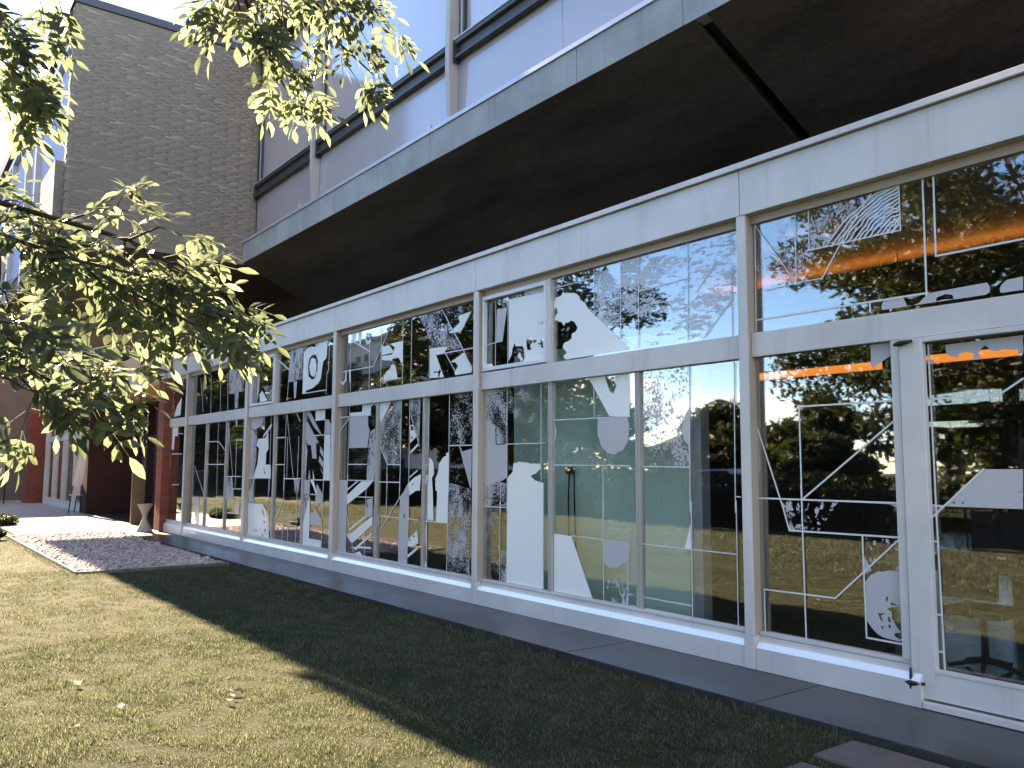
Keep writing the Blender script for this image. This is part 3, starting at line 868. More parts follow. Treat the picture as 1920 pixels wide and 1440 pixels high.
["L",[[-8.247,1.125],[-7.763,1.129]],0.01],
["L",[[-7.886,1.196],[-7.886,0.275]],0.01],
["L",[[-6.647,0.888],[-6.166,0.886]],0.01],
["L",[[-6.167,1.257],[-6.166,0.274]],0.01],
["L",[[-5.83,0.734],[-5.832,0.264]],0.01],
["L",[[-5.819,0.397],[-5.774,0.399]],0.01],
["L",[[-5.688,0.881],[-4.553,0.877]],0.01],
["L",[[-5.695,0.395],[-5.052,0.392]],0.01],
["L",[[-5.037,1.297],[-5.042,0.273]],0.01],
["L",[[-4.548,1.314],[-4.552,0.269]],0.01],
["Tsparse",[[-8.232,1.104],[-7.899,1.115],[-7.891,0.279],[-8.236,0.261]],[]],
["Tdense",[[-7.875,0.634],[-7.772,0.642],[-7.769,0.275],[-7.872,0.279]],[]],
["W",[[-6.376,2.504],[-5.791,2.512],[-5.789,2.081],[-6.072,2.097],[-6.313,2.422]],[[[-6.135,2.497],[-6.105,2.435],[-6.065,2.347],[-6.015,2.316],[-5.964,2.396],[-6.004,2.441],[-5.977,2.493],[-6.053,2.493]]]],
["V",[[-6.232,2.08],[-5.822,2.073],[-5.798,1.986],[-5.809,1.864],[-5.874,1.769],[-5.992,1.722],[-6.092,1.73],[-6.193,1.802],[-6.239,1.902],[-6.247,2.002]],[]],
["V",[[-6.958,2.118],[-6.906,2.055],[-6.882,1.963],[-6.906,1.858],[-6.958,1.784]],[]],
["Tsparse",[[-6.286,2.391],[-6.088,2.106],[-6.284,2.096]],[]],
["Tsparse",[[-6.941,1.859],[-6.254,1.845],[-6.092,1.719],[-5.797,1.782],[-5.793,1.622],[-6.965,1.624]],[]],
["W",[[-5.692,2.513],[-5.664,2.51],[-5.665,2.079],[-5.695,2.08]],[]],
["Tspeck",[[-5.651,2.509],[-5.036,2.509],[-5.044,2.137],[-5.102,2.051],[-5.138,1.938],[-5.111,1.835],[-5.051,1.781],[-5.055,1.603],[-5.664,1.608]],[]],
["V",[[-5.042,2.137],[-5.099,2.051],[-5.134,1.937],[-5.111,1.835],[-5.05,1.783]],[]],
["W",[[-6.97,0.893],[-6.647,0.885],[-6.333,0.269],[-6.971,0.266]],[]],
["V",[[-6.162,0.887],[-5.796,0.889],[-5.8,0.816],[-5.839,0.719],[-5.907,0.667],[-6.004,0.624],[-6.103,0.621],[-6.16,0.663]],[]],
["Tshard",[[-6.158,0.527],[-6.005,0.529],[-5.843,0.454],[-5.839,0.272],[-6.16,0.277]],[]],
["W",[[-5.053,1.116],[-5.071,1.035],[-5.123,0.882],[-5.05,0.878]],[]],
["L",[[-8.184,3.047],[-7.991,3.05]],0.01],
["L",[[-7.993,3.619],[-7.995,2.772]],0.01],
["L",[[-7.75,3.611],[-7.751,2.762]],0.01],
["W",[[-7.739,3.533],[-7.102,3.512],[-7.102,2.759],[-7.49,2.765],[-7.435,2.821],[-7.449,2.911],[-7.47,2.952],[-7.532,2.959],[-7.601,2.962],[-7.629,3.008],[-7.646,2.976],[-7.685,2.868],[-7.738,2.804]],[[[-7.21,3.176],[-7.113,3.178],[-7.112,3.159],[-7.197,3.162]],[[-7.406,3.008],[-7.382,3.026],[-7.302,3.017],[-7.289,2.986],[-7.342,2.933],[-7.308,2.9],[-7.362,2.894],[-7.392,2.905]],[[-7.275,3.005],[-7.21,3.006],[-7.203,2.984],[-7.262,2.962],[-7.282,2.977]],[[-7.151,3.003],[-7.109,3.013],[-7.108,2.893],[-7.157,2.905],[-7.132,2.926],[-7.196,2.942],[-7.194,2.954],[-7.151,2.953]]]],
["W",[[-7.566,2.864],[-7.531,2.886],[-7.504,2.866],[-7.504,2.837],[-7.462,2.812],[-7.496,2.773],[-7.531,2.818],[-7.559,2.83]],[]],
["V",[[-7.469,3.602],[-7.103,3.606],[-7.102,3.519],[-7.425,3.528],[-7.404,3.55],[-7.439,3.573]],[]],
["V",[[-7.977,3.438],[-7.935,3.454],[-7.876,3.437],[-7.847,3.446],[-7.774,3.431],[-7.861,3.048],[-7.991,3.051]],[]],
["Tshard",[[-7.978,3.608],[-7.757,3.606],[-7.763,3.451],[-7.782,3.436],[-7.965,3.447]],[]],
["W",[[-8.181,2.816],[-8.063,2.809],[-8.048,2.777],[-8.181,2.778]],[]],
["L",[[-11.8,3.627],[-11.781,2.734]],0.014],
["L",[[-11.169,3.561],[-11.168,2.737]],0.014],
["L",[[-10.822,3.584],[-10.81,2.728]],0.014],
["L",[[-10.193,3.636],[-10.184,2.735]],0.014],
["L",[[-9.951,3.639],[-9.955,2.733]],0.014],
["L",[[-9.481,3.171],[-9.477,2.731]],0.014],
["L",[[-12.11,3.058],[-11.053,3.05],[-10.81,3.296],[-10.513,3.642]],0.014],
["L",[[-9.181,3.62],[-8.665,3.024],[-8.505,2.811]],0.014],
["L",[[-9.332,3.045],[-8.474,3.04]],0.014],
["L",[[-9.088,3.035],[-8.864,2.797]],0.014],
["L",[[-10.802,2.809],[-10.218,2.811]],0.014],
["L",[[-11.782,3.525],[-11.168,3.285]],0.022],
["W",[[-10.808,3.34],[-10.744,3.311],[-10.588,3.315],[-10.476,3.227],[-10.475,3.195],[-10.802,3.191]],[]],
["W",[[-10.801,3.175],[-10.496,3.17],[-10.413,3.263],[-10.567,3.329],[-10.197,3.332],[-10.188,3.049],[-10.235,3.012],[-10.301,3.103],[-10.472,3.109],[-10.503,3.08],[-10.799,3.12]],[]],
["W",[[-10.727,2.873],[-10.662,2.933],[-10.554,2.967],[-10.523,3.017],[-10.469,3.034],[-10.404,3.006],[-10.369,2.929],[-10.323,2.819],[-10.747,2.821]],[]],
["W",[[-9.473,3.145],[-9.045,3.122],[-9.115,3.052],[-9.323,3.047],[-9.126,2.734],[-9.463,2.75]],[[[-9.383,2.827],[-9.254,2.821],[-9.222,2.848],[-9.199,2.821],[-9.237,2.746],[-9.261,2.748],[-9.263,2.807],[-9.364,2.811]]]],
["W",[[-8.936,2.927],[-8.664,3.003],[-8.483,2.809],[-8.499,2.741],[-8.859,2.737],[-8.877,2.779],[-8.797,2.847],[-8.866,2.902],[-8.962,2.911]],[]],
["W",[[-8.507,3.504],[-8.737,3.278],[-9.013,3.29],[-8.773,3.397],[-8.791,3.486]],[]],
["Tspeck",[[-9.767,3.629],[-8.517,3.612],[-8.51,3.508],[-8.791,3.486],[-8.773,3.397],[-9.013,3.291],[-8.839,3.27],[-8.699,3.074],[-9.223,3.078],[-9.469,3.154],[-9.483,3.251]],[]],
["W",[[-11.767,3.623],[-11.635,3.624],[-11.667,3.506],[-11.762,3.535]],[]],
["W",[[-11.585,3.621],[-11.473,3.621],[-11.464,3.423],[-11.514,3.428]],[]],
["L",[[-11.179,3.528],[-11.263,3.55],[-11.309,3.498],[-11.258,3.424],[-11.163,3.436]],0.05],
["L",[[-11.939,3.049],[-11.945,2.927],[-12.021,2.874],[-12.11,2.904]],0.05],
["L",[[-11.822,3.048],[-11.797,2.892]],0.05],
["L",[[-11.796,2.517],[-11.814,1.378]],0.015],
["L",[[-12.126,2.13],[-11.799,2.327]],0.015],
["L",[[-12.125,2.347],[-11.8,2.344]],0.015],
["L",[[-11.801,1.617],[-11.201,1.618]],0.015],
["L",[[-11.802,1.378],[-10.959,1.381]],0.015],
["L",[[-12.147,2.512],[-12.133,1.379]],0.015],
["L",[[-10.197,2.516],[-10.207,1.259]],0.015],
["L",[[-9.972,2.509],[-9.967,1.377]],0.015],
["L",[[-10.799,1.87],[-10.568,1.618],[-10.208,1.613]],0.015],
["L",[[-10.579,1.618],[-10.576,1.25]],0.015],
["L",[[-10.812,1.367],[-10.21,1.372]],0.015],
["L",[[-9.935,2.277],[-9.701,1.857]],0.015],
["L",[[-9.468,2.508],[-9.476,1.756]],0.015],
["L",[[-8.98,2.509],[-8.98,1.29]],0.015],
["L",[[-8.966,1.855],[-8.474,1.851]],0.015],
["L",[[-9.585,1.614],[-9.482,1.614]],0.015],
["L",[[-8.736,1.837],[-8.49,1.34]],0.015],
["L",[[-9.577,2.515],[-9.582,1.619]],0.015],
["W",[[-11.373,2.503],[-10.977,2.508],[-11.098,2.462],[-11.097,2.33],[-11.779,2.346],[-11.782,2.401],[-11.38,2.399]],[]],
["V",[[-11.782,2.343],[-11.186,2.328],[-11.18,2.19],[-11.13,2.122],[-11.189,1.859],[-11.783,1.864]],[]],
["Tvdense",[[-11.105,2.099],[-10.961,2.136],[-10.928,1.618],[-10.964,1.383],[-11.198,1.39],[-11.165,1.853]],[]],
["W",[[-10.852,2.52],[-10.498,2.507],[-10.769,2.239],[-10.813,2.22],[-10.842,2.286]],[]],
["Tdense",[[-10.489,2.507],[-10.212,2.515],[-10.194,1.624],[-10.575,1.627],[-10.794,1.875],[-10.817,2.209]],[]],
["Tdense",[[-9.958,2.505],[-9.693,2.515],[-9.714,1.902],[-9.881,2.143],[-9.952,2.293]],[]],
["W",[[-9.957,2.146],[-9.892,2.154],[-9.839,2.061],[-9.788,1.989],[-9.95,1.902]],[[[-9.937,2.133],[-9.891,2.133],[-9.874,2.082],[-9.929,2.068]],[[-9.926,1.982],[-9.891,1.995],[-9.88,1.971],[-9.915,1.959]]]],
["W",[[-9.95,1.79],[-9.747,1.898],[-9.736,1.868],[-9.949,1.76]],[]],
["W",[[-9.959,1.452],[-9.756,1.544],[-9.736,1.534],[-9.959,1.432]],[]],
["W",[[-10.094,1.262],[-9.996,1.356],[-9.84,1.439],[-9.664,1.491],[-9.662,1.431],[-9.681,1.273]],[[[-9.916,1.348],[-9.819,1.379],[-9.857,1.329]],[[-9.781,1.41],[-9.723,1.431],[-9.742,1.396]]]],
["Tdense",[[-9.573,2.508],[-9.473,2.506],[-9.475,2.011],[-9.566,1.816]],[]],
["Tspeck",[[-8.967,2.508],[-8.482,2.513],[-8.478,1.854],[-8.959,1.859]],[]],
["W",[[-9.462,1.712],[-9.391,1.687],[-9.344,1.629],[-9.331,1.494],[-9.385,1.435],[-9.363,1.281],[-9.469,1.278]],[]],
["W",[[-8.985,1.77],[-8.984,1.29],[-9.29,1.282],[-9.302,1.427],[-9.25,1.495],[-9.217,1.619],[-9.138,1.696],[-9.05,1.724],[-9.051,1.761]],[]],
["V",[[-8.724,1.834],[-8.676,1.776],[-8.473,1.81],[-8.482,1.34]],[]],
["Tfaint",[[-8.966,1.838],[-8.739,1.834],[-8.496,1.34],[-8.972,1.291]],[]],
["V",[[-12.158,1.377],[-11.819,1.377],[-11.826,0.896],[-11.815,0.288],[-12.185,0.269]],[]],
["W",[[-11.347,1.368],[-10.995,1.372],[-11.17,1.269],[-11.81,1.008],[-11.81,1.155]],[]],
["W",[[-11.802,1.249],[-11.498,1.371],[-11.447,1.37],[-11.8,1.225]],[]],
["W",[[-11.765,0.539],[-10.99,0.876],[-10.985,0.757],[-11.606,0.446],[-11.657,0.454]],[]],
["W",[[-11.706,0.658],[-10.994,0.959],[-10.993,0.939],[-11.692,0.63]],[]],
["W",[[-11.551,0.37],[-10.987,0.641],[-10.979,0.619],[-11.499,0.352]],[]],
["L",[[-11.799,1.46],[-11.823,0.896],[-11.546,0.28]],0.014],
["L",[[-11.196,1.297],[-11.211,0.275]],0.014],
["L",[[-11.512,1.135],[-10.973,1.144]],0.014],
["L",[[-10.571,1.473],[-10.576,0.91]],0.014],
["L",[[-10.209,1.477],[-10.22,1.159]],0.014],
["L",[[-10.807,1.369],[-10.206,1.373]],0.014],
["L",[[-10.199,1.17],[-10.789,0.659]],0.014],
["L",[[-10.776,0.889],[-10.221,0.89]],0.014],
["L",[[-9.969,0.892],[-9.706,0.885]],0.014],
["L",[[-9.474,1.374],[-9.49,0.882],[-9.484,0.276]],0.014],
["L",[[-9.607,1.377],[-9.484,1.374]],0.014],
["L",[[-9.593,0.886],[-8.998,0.889]],0.014],
["L",[[-8.984,1.49],[-9.003,0.285]],0.014],
["W",[[-11.546,0.282],[-11.374,0.345],[-11.272,0.278]],[]],
["W",[[-11.705,0.37],[-11.377,0.418],[-11.038,0.433],[-10.989,0.409],[-11.376,0.39]],[]],
["V",[[-11.163,1.106],[-10.989,1.137],[-10.991,0.89],[-11.2,0.835],[-11.181,0.959]],[[[-11.142,1.067],[-11.118,1.018],[-11.162,0.977]]]],
["V",[[-10.881,1.47],[-10.815,1.471],[-10.827,1.007],[-10.776,0.791],[-10.85,0.677],[-10.856,0.918]],[]],
["V",[[-10.89,0.401],[-10.826,0.417],[-10.825,0.283],[-10.885,0.283]],[]],
["V",[[-10.199,1.173],[-9.984,1.352],[-9.965,1.292],[-9.953,0.898],[-9.981,0.281],[-10.228,0.279],[-10.221,0.885]],[[[-10.075,0.965],[-10.036,0.902],[-10.111,0.903]]]],
["W",[[-9.959,1.365],[-9.712,1.457],[-9.712,1.298],[-9.954,1.199]],[[[-9.921,1.343],[-9.82,1.366],[-9.9,1.325]]]],
["W",[[-9.961,0.619],[-9.722,0.758],[-9.705,0.587],[-9.856,0.535],[-9.974,0.526]],[[[-9.85,0.668],[-9.8,0.687],[-9.779,0.668],[-9.829,0.651]],[[-9.944,0.608],[-9.899,0.632],[-9.889,0.609],[-9.935,0.595]],[[-9.761,0.728],[-9.725,0.739],[-9.729,0.717]]]],
["W",[[-9.975,0.413],[-9.706,0.541],[-9.705,0.511],[-9.973,0.372]],[]],
["W",[[-9.604,1.484],[-9.491,1.485],[-9.489,1.424],[-9.597,1.377]],[]],
["W",[[-9.473,1.485],[-9.391,1.486],[-9.357,1.286],[-9.329,0.902],[-9.477,0.905]],[]],
["W",[[-9.259,1.487],[-8.987,1.49],[-8.996,0.891],[-9.272,0.891],[-9.251,1.19]],[]],
["W",[[-9.585,0.796],[-9.493,0.86],[-9.487,0.633],[-9.579,0.581]],[[[-9.577,0.785],[-9.552,0.791],[-9.551,0.768],[-9.576,0.762]],[[-9.559,0.688],[-9.514,0.699],[-9.514,0.671],[-9.548,0.663]]]],
["Tdense",[[-8.981,1.393],[-8.488,1.322],[-8.501,0.285],[-8.99,0.281]],[]],
["W",[[-9.583,0.366],[-9.544,0.37],[-9.489,0.335],[-9.488,0.278],[-9.581,0.301]],[]],
["V",[[-15.74,3.62],[-15.642,3.617],[-15.641,3.035],[-15.744,2.791]],[]],
["W",[[-15.625,2.932],[-15.483,2.998],[-15.203,2.793],[-15.578,2.792]],[]],
["Tdense",[[-15.586,3.069],[-14.974,3.072],[-14.945,2.792],[-15.18,2.794],[-15.404,3.056]],[]],
["L",[[-14.172,3.536],[-14.256,2.745]],0.016],
["L",[[-13.6,2.817],[-12.658,2.815]],0.016],
["L",[[-12.556,3.632],[-12.584,3.123],[-12.636,3.085],[-12.654,2.744]],0.016],
["L",[[-16.043,3.637],[-16.015,2.804]],0.016],
["L",[[-14.779,3.506],[-14.228,3.292]],0.028],
["Tvdense",[[-14.176,3.665],[-13.623,3.673],[-13.581,3.062],[-13.845,3.074],[-14.003,3.051],[-14.22,3.062],[-14.219,3.291],[-14.166,3.536]],[]],
["W",[[-13.593,3.523],[-13.457,3.577],[-13.294,3.594],[-13.051,3.556],[-12.979,3.659],[-12.695,3.657],[-12.643,3.631],[-12.677,3.339],[-12.801,3.297],[-12.833,3.189],[-12.863,3.038],[-12.986,2.937],[-13.194,2.886],[-13.464,2.86],[-13.475,2.815],[-13.606,2.824]],[[[-13.257,3.442],[-13.097,3.437],[-13.011,3.328],[-13.013,3.161],[-13.124,3.037],[-13.23,3.023],[-13.371,3.102],[-13.397,3.286],[-13.349,3.395]]]],
["W",[[-13.228,3.403],[-13.097,3.364],[-13.053,3.254],[-13.071,3.122],[-13.166,3.065],[-13.296,3.118],[-13.348,3.259],[-13.301,3.368]],[]],
["V",[[-13.996,3.037],[-13.85,3.058],[-13.88,2.763],[-13.946,2.755]],[]],
["V",[[-13.137,3.653],[-12.992,3.653],[-12.98,3.592],[-13.079,3.578],[-13.134,3.61]],[]],
["V",[[-16.083,2.526],[-15.365,2.511],[-15.38,2.404],[-15.553,2.31],[-15.858,2.264],[-16.065,2.339]],[]],
["Tvdense",[[-16.079,2.311],[-15.667,2.146],[-15.683,1.721],[-15.805,1.366],[-16.077,1.362],[-16.087,2.065]],[]],
["W",[[-15.624,2.089],[-15.234,2.102],[-15.114,2.241],[-15.07,1.891],[-15.181,1.827],[-15.177,1.61],[-14.936,1.599],[-14.917,1.376],[-15.79,1.365],[-15.611,1.609],[-15.548,1.92],[-15.675,1.967]],[[[-15.289,1.544],[-15.229,1.533],[-15.256,1.5]],[[-15.269,1.489],[-15.149,1.458],[-15.206,1.436]]]],
["L",[[-14.962,2.323],[-15.326,2.137]],0.05],
["L",[[-15.329,2.507],[-15.323,2.269]],0.03],
["L",[[-16.076,1.353],[-14.916,1.366]],0.018],
["L",[[-14.985,2.492],[-14.963,1.143]],0.018],
["L",[[-14.27,2.507],[-14.3,1.16]],0.018],
["L",[[-14.243,2.504],[-13.886,1.388]],0.018],
["L",[[-14.185,2.087],[-14.171,1.384]],0.018],
["L",[[-13.827,2.505],[-13.664,2.347]],0.018],
["L",[[-14.8,2.091],[-14.278,2.089]],0.018],
["L",[[-14.817,1.61],[-14.295,1.611]],0.018],
["L",[[-13.696,2.09],[-13.707,1.37]],0.018],
["L",[[-14.276,1.367],[-12.668,1.376]],0.018],
["L",[[-13.031,2.088],[-12.689,2.088]],0.018],
["Tvdense",[[-13.866,1.36],[-13.612,1.364],[-13.624,1.172],[-13.819,1.167]],[]],
["W",[[-13.046,2.507],[-12.669,2.502],[-12.67,2.329],[-13.042,2.329]],[]],
["V",[[-12.67,2.335],[-12.526,2.329],[-12.438,2.242],[-12.45,2.082],[-12.678,2.088]],[]],
["W",[[-12.678,2.088],[-12.452,2.082],[-12.433,1.372],[-12.686,1.368]],[]],
["V",[[-13.441,2.512],[-13.271,2.513],[-12.684,2.012],[-12.755,2.071],[-13.087,2.226]],[]],
["V",[[-13.521,2.321],[-13.33,2.314],[-13.129,2.149],[-12.885,1.958],[-13.0,1.961],[-12.961,1.708],[-13.124,1.709],[-13.186,1.935],[-13.305,1.937],[-13.507,2.05]],[]],
["V",[[-13.509,2.01],[-13.323,1.848],[-13.376,1.377],[-13.531,1.502]],[]],
["V",[[-12.825,1.909],[-12.695,1.821],[-12.701,1.726],[-12.83,1.813]],[]],
["V",[[-12.849,1.756],[-12.696,1.65],[-12.701,1.555],[-12.866,1.66]],[]],
["V",[[-12.839,1.593],[-12.696,1.47],[-12.706,1.451]],[]],
["W",[[-13.23,1.533],[-13.197,1.38],[-13.256,1.379]],[]],
["W",[[-13.089,1.534],[-13.021,1.375],[-13.079,1.379]],[]],
["W",[[-16.108,0.877],[-15.273,0.885],[-14.963,0.69],[-14.918,0.268],[-16.106,0.265]],[[[-15.329,0.799],[-15.232,0.769],[-15.158,0.635],[-15.225,0.689]],[[-15.215,0.575],[-15.122,0.586],[-15.149,0.533]],[[-15.103,0.717],[-15.039,0.686],[-15.067,0.662]],[[-15.155,0.43],[-15.08,0.457],[-15.088,0.366]],[[-15.27,0.32],[-15.179,0.343],[-15.22,0.278]],[[-15.646,0.406],[-15.459,0.409],[-15.465,0.376],[-15.653,0.374]]]],
["Tvdense",[[-16.101,1.054],[-15.779,1.235],[-15.748,0.899],[-16.085,0.887]],[]],
["L",[[-15.783,1.347],[-15.758,0.899]],0.017],
["L",[[-15.701,1.352],[-16.074,1.055]],0.017],
["L",[[-15.005,1.358],[-14.994,0.7]],0.017],
["L",[[-14.275,1.434],[-14.298,0.277]],0.017],
["L",[[-14.285,1.018],[-14.784,0.531]],0.017],
["L",[[-14.269,1.363],[-13.654,1.369]],0.017],
["L",[[-14.047,0.643],[-13.656,0.653]],0.017],
["L",[[-14.06,0.642],[-14.059,0.267]],0.017],
["L",[[-14.819,0.888],[-14.798,0.274]],0.017],
["L",[[-13.702,1.111],[-13.717,0.282]],0.017],
["L",[[-12.671,1.451],[-12.689,0.276]],0.017],
["L",[[-13.161,1.124],[-12.915,1.128]],0.017],
["L",[[-13.189,1.363],[-12.444,1.368]],0.017],
["Tvdense",[[-13.876,1.361],[-13.661,1.364],[-13.663,1.123],[-13.796,1.124]],[]],
["V",[[-13.53,1.358],[-13.194,1.363],[-13.199,1.127],[-13.428,1.121],[-13.521,1.232]],[]],
["Tvdense",[[-13.526,1.114],[-13.216,1.123],[-13.229,1.011],[-13.435,0.662],[-13.511,0.648]],[]],
["W",[[-13.185,1.105],[-13.166,0.634],[-13.176,0.409],[-12.706,0.407],[-12.704,0.285],[-13.525,0.281],[-13.516,0.635],[-13.422,0.661]],[]],
["V",[[-13.142,0.83],[-13.006,0.841],[-12.987,0.918],[-12.723,0.749],[-12.698,0.651],[-13.159,0.639]],[]],
["V",[[-12.926,1.306],[-12.7,1.15],[-12.695,1.0],[-12.833,0.985],[-12.854,0.933],[-12.968,1.01],[-12.963,1.122]],[]],
["W",[[-13.202,1.361],[-13.052,1.353],[-12.917,1.164],[-12.964,1.142],[-13.07,1.262]],[]],
["W",[[-20.692,3.196],[-20.747,2.775],[-21.298,2.757],[-21.056,3.012]],[]],
["W",[[-21.363,2.517],[-20.885,2.52],[-20.897,2.266],[-21.129,2.3],[-21.178,1.959],[-21.339,1.961]],[]],
["L",[[-21.314,1.86],[-20.481,1.853]],0.02],
["L",[[-21.201,1.121],[-20.634,1.132]],0.02],
["L",[[-21.158,2.358],[-20.472,2.325]],0.02],
["L",[[-17.459,3.509],[-17.388,2.72]],0.02],
["L",[[-17.91,3.535],[-17.856,2.726]],0.02],
["L",[[-18.538,3.544],[-18.478,2.713]],0.02],
["L",[[-19.284,3.526],[-19.018,2.775]],0.02],
["L",[[-19.814,2.098],[-17.897,2.091],[-17.427,1.886]],0.02],
["L",[[-19.838,1.61],[-17.426,1.612]],0.02],
["L",[[-19.46,1.565],[-18.5,0.922]],0.02],
["L",[[-19.792,0.882],[-16.433,0.905]],0.02],
["L",[[-17.945,2.504],[-17.868,0.537]],0.02],
["L",[[-17.307,2.443],[-16.945,1.383]],0.02],
["L",[[-16.452,2.089],[-16.777,2.091],[-16.782,1.15]],0.02],
["L",[[-17.355,1.366],[-16.481,1.377]],0.02],
["L",[[-16.883,1.125],[-16.456,1.135]],0.02],
["L",[[-17.182,0.642],[-16.527,0.649]],0.02],
["Tvdense",[[-17.378,3.566],[-16.664,3.526],[-16.644,3.331],[-16.486,3.295],[-16.569,3.052],[-16.774,3.066],[-16.789,2.738],[-16.969,2.735],[-17.001,3.045],[-17.359,3.057]],[]],
["V",[[-19.5,0.886],[-19.029,0.887],[-19.036,0.295],[-19.231,0.294]],[]],
["Tvdense",[[-17.354,1.359],[-16.978,1.363],[-16.805,0.911],[-17.37,0.914]],[]],
["V",[[-16.74,0.883],[-16.464,0.881],[-16.527,0.654],[-16.751,0.662]],[]],
["W",[[-16.909,2.493],[-16.784,2.492],[-16.802,2.334]],[]]]

cnt = 0
line_sets = {}
for kind, pts, ex in GRAPHICS:
    cx = sum(p[0] for p in pts) / len(pts)
    cz = sum(p[1] for p in pts) / len(pts)
    best, bd = None, 1e9
    for P in PANES:
        dx = max(P[0] - cx, 0, cx - P[1]); dz = max(P[2] - cz, 0, cz - P[3])
        if dx + dz < bd:
            bd, best = dx + dz, P
    par = best[5] if best[5] is not None else best[4]
    clampx = lambda v: min(max(v, best[0] + .004), best[1] - .004)
    clampz = lambda v: min(max(v, best[2] + .004), best[3] - .004)
    if kind == 'L':
        line_sets.setdefault(PANES.index(best), []).append((pts, ex))
        continue
    cnt += 1
    y = .0990 - .00002 * cnt + (.0006 if kind[0] == 'T' else 0.0)
    # ragged hand-cut edges: subdivide long runs very slightly for printed shapes
    loops = [[(clampx(p[0]), clampz(p[1])) for p in pts]] + [[(clampx(p[0]), clampz(p[1])) for p in h] for h in ex]
    if kind in ('W', 'V') and len(pts) > 6:
        nl = []
        for lp in loops:
            q = []
            for i in range(len(lp)):
                a, b_ = lp[i], lp[(i + 1) % len(lp)]
                q.append(a)
                ln = math.hypot(b_[0] - a[0], b_[1] - a[1])
                if .06 < ln < .30:
                    k = int(ln / .035)
                    for j in range(1, k):
                        t_ = j / k
                        jx, jz = rng.uniform(-.007, .007), rng.uniform(-.007, .007)
                        q.append((clampx(a[0] + (b_[0] - a[0]) * t_ + jx), clampz(a[1] + (b_[1] - a[1]) * t_ + jz)))
            nl.append(q)
        loops = nl
    v3 = [[Vector((p[0], p[1], 0)) for p in lp] for lp in loops]
    tris = tessellate_polygon(v3)
    flat = [p for lp in loops for p in lp]
    o = mesh('film_shape' if kind[0] != 'T' else 'printed_film', [(p[0], y, p[1]) for p in flat], [tuple(t_) for t_ in tris], M[kind], par)
for pi, lst in line_sets.items():
    P = PANES[pi]
    par = P[5] if P[5] is not None else P[4]
    v, f = [], []
    for j, (pts, w) in enumerate(lst):
        for i in range(len(pts) - 1):
            a, b_ = Vector(pts[i]), Vector(pts[i + 1])
            for q in (a, b_):
                q.x = min(max(q.x, P[0] + .004), P[1] - .004); q.y = min(max(q.y, P[2] + .004), P[3] - .004)
            d = b_ - a
            if d.length < .004:
                continue
            d.normalize()
            nrm = Vector((-d.y, d.x)) * w * .5
            e = d * w * .5
            y = .0945 - .00003 * j - .00001 * i
            n = len(v)
            for q in (a - e + nrm, a - e - nrm, b_ + e - nrm, b_ + e + nrm):
                v.append((q.x, y, q.y))
            f.append((n, n + 1, n + 2, n + 3))
    stuff(mesh('film_outline', v, f, M['L'], par))

# ------------------------------------------------------------------ interior behind the glass
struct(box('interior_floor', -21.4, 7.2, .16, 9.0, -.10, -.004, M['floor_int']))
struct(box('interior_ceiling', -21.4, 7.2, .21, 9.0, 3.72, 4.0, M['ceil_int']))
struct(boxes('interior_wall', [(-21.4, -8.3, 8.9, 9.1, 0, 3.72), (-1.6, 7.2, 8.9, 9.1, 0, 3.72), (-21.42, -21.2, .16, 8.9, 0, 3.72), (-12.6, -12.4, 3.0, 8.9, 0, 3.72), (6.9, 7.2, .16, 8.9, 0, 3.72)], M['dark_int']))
rg = empty('rear_glazing', (-6, 9, 0), 'dark framed rear window wall seen through the glass door', 'window wall')
for mx_ in (-8.2, -6.0, -3.8, -1.7):
    box('mullion', mx_ - .10, mx_ + .10, 8.92, 9.08, 0, 3.72, M['black'], rg)
for i, (a, b_) in enumerate(((-8.1, -6.1), (-5.9, -3.9), (-3.7, -1.8))):
    box('cross_rail', a, b_, 8.93, 9.07, 2.40, 2.68, M['black'], rg)
    box('cross_rail', a, b_, 8.93, 9.07, 0.0, .12, M['black'], rg)
    box('cross_rail', a, b_, 8.93, 9.07, 1.02, 1.08, M['black'], rg)
    box('pane', a, b_, 8.99, 8.996, .12, 2.40, M['glass'], rg)
    box('pane', a, b_, 8.99, 8.996, 2.68, 3.72, M['glass'], rg)
pt = empty('partition', (-7, .9, 0), 'pale green free standing partition wall close behind the glass', 'partition')
box('board', -8.16, -5.40, .50, .58, .02, 2.94, M['teal'], pt, .004)
box('end_post', -5.395, -5.24, .48, .60, .02, 2.94, M['flashing'], pt, .004)
tubes('hanging_cable', [([(-7.13, .49, 1.55), (-7.14, .485, 1.2), (-7.13, .488, .7), (-7.11, .49, .1)], [.008] * 4), ([(-7.05, .49, 1.55), (-7.04, .485, 1.25), (-7.02, .488, .7), (-7.03, .49, .1)], [.008] * 4)], M['black'], pt)
lathe('cable_reel', [(.04, 1.52), (.05, 1.54), (.05, 1.58), (.04, 1.60)], -7.09, .46, M['rail'], pt, 12)
for i, (a, b_, yy, zz) in enumerate(((-6.46, -4.86, 3.0, 2.72), (-4.37, -3.46, 3.0, 2.73))):
    l_ = empty('tube_lamp', ((a + b_) / 2, yy, zz), ['long glowing orange linear lamp inside, behind the fixed pane beside the door', 'short glowing orange linear lamp inside, seen through the door glass'][i], 'lamp', 'orange lamps hanging inside')
    box('light_tube', a, b_, yy - .05, yy + .05, zz - .05, zz + .03, M['lamp'], l_, .01)
    box('housing', a - .02, b_ + .02, yy - .055, yy + .055, zz + .031, zz + .07, M['black'], l_)
    for q in (a + .15, b_ - .15):
        tubes('hanger', [([(q, yy, zz + .07), (q, yy, 3.72)], [.006, .006])], M['black'], l_)
l_ = empty('tube_lamp', (-4.2, 2.3, 3.5), 'orange lamp glowing against the ceiling, seen through the wide upper pane', 'lamp', 'orange lamps hanging inside')
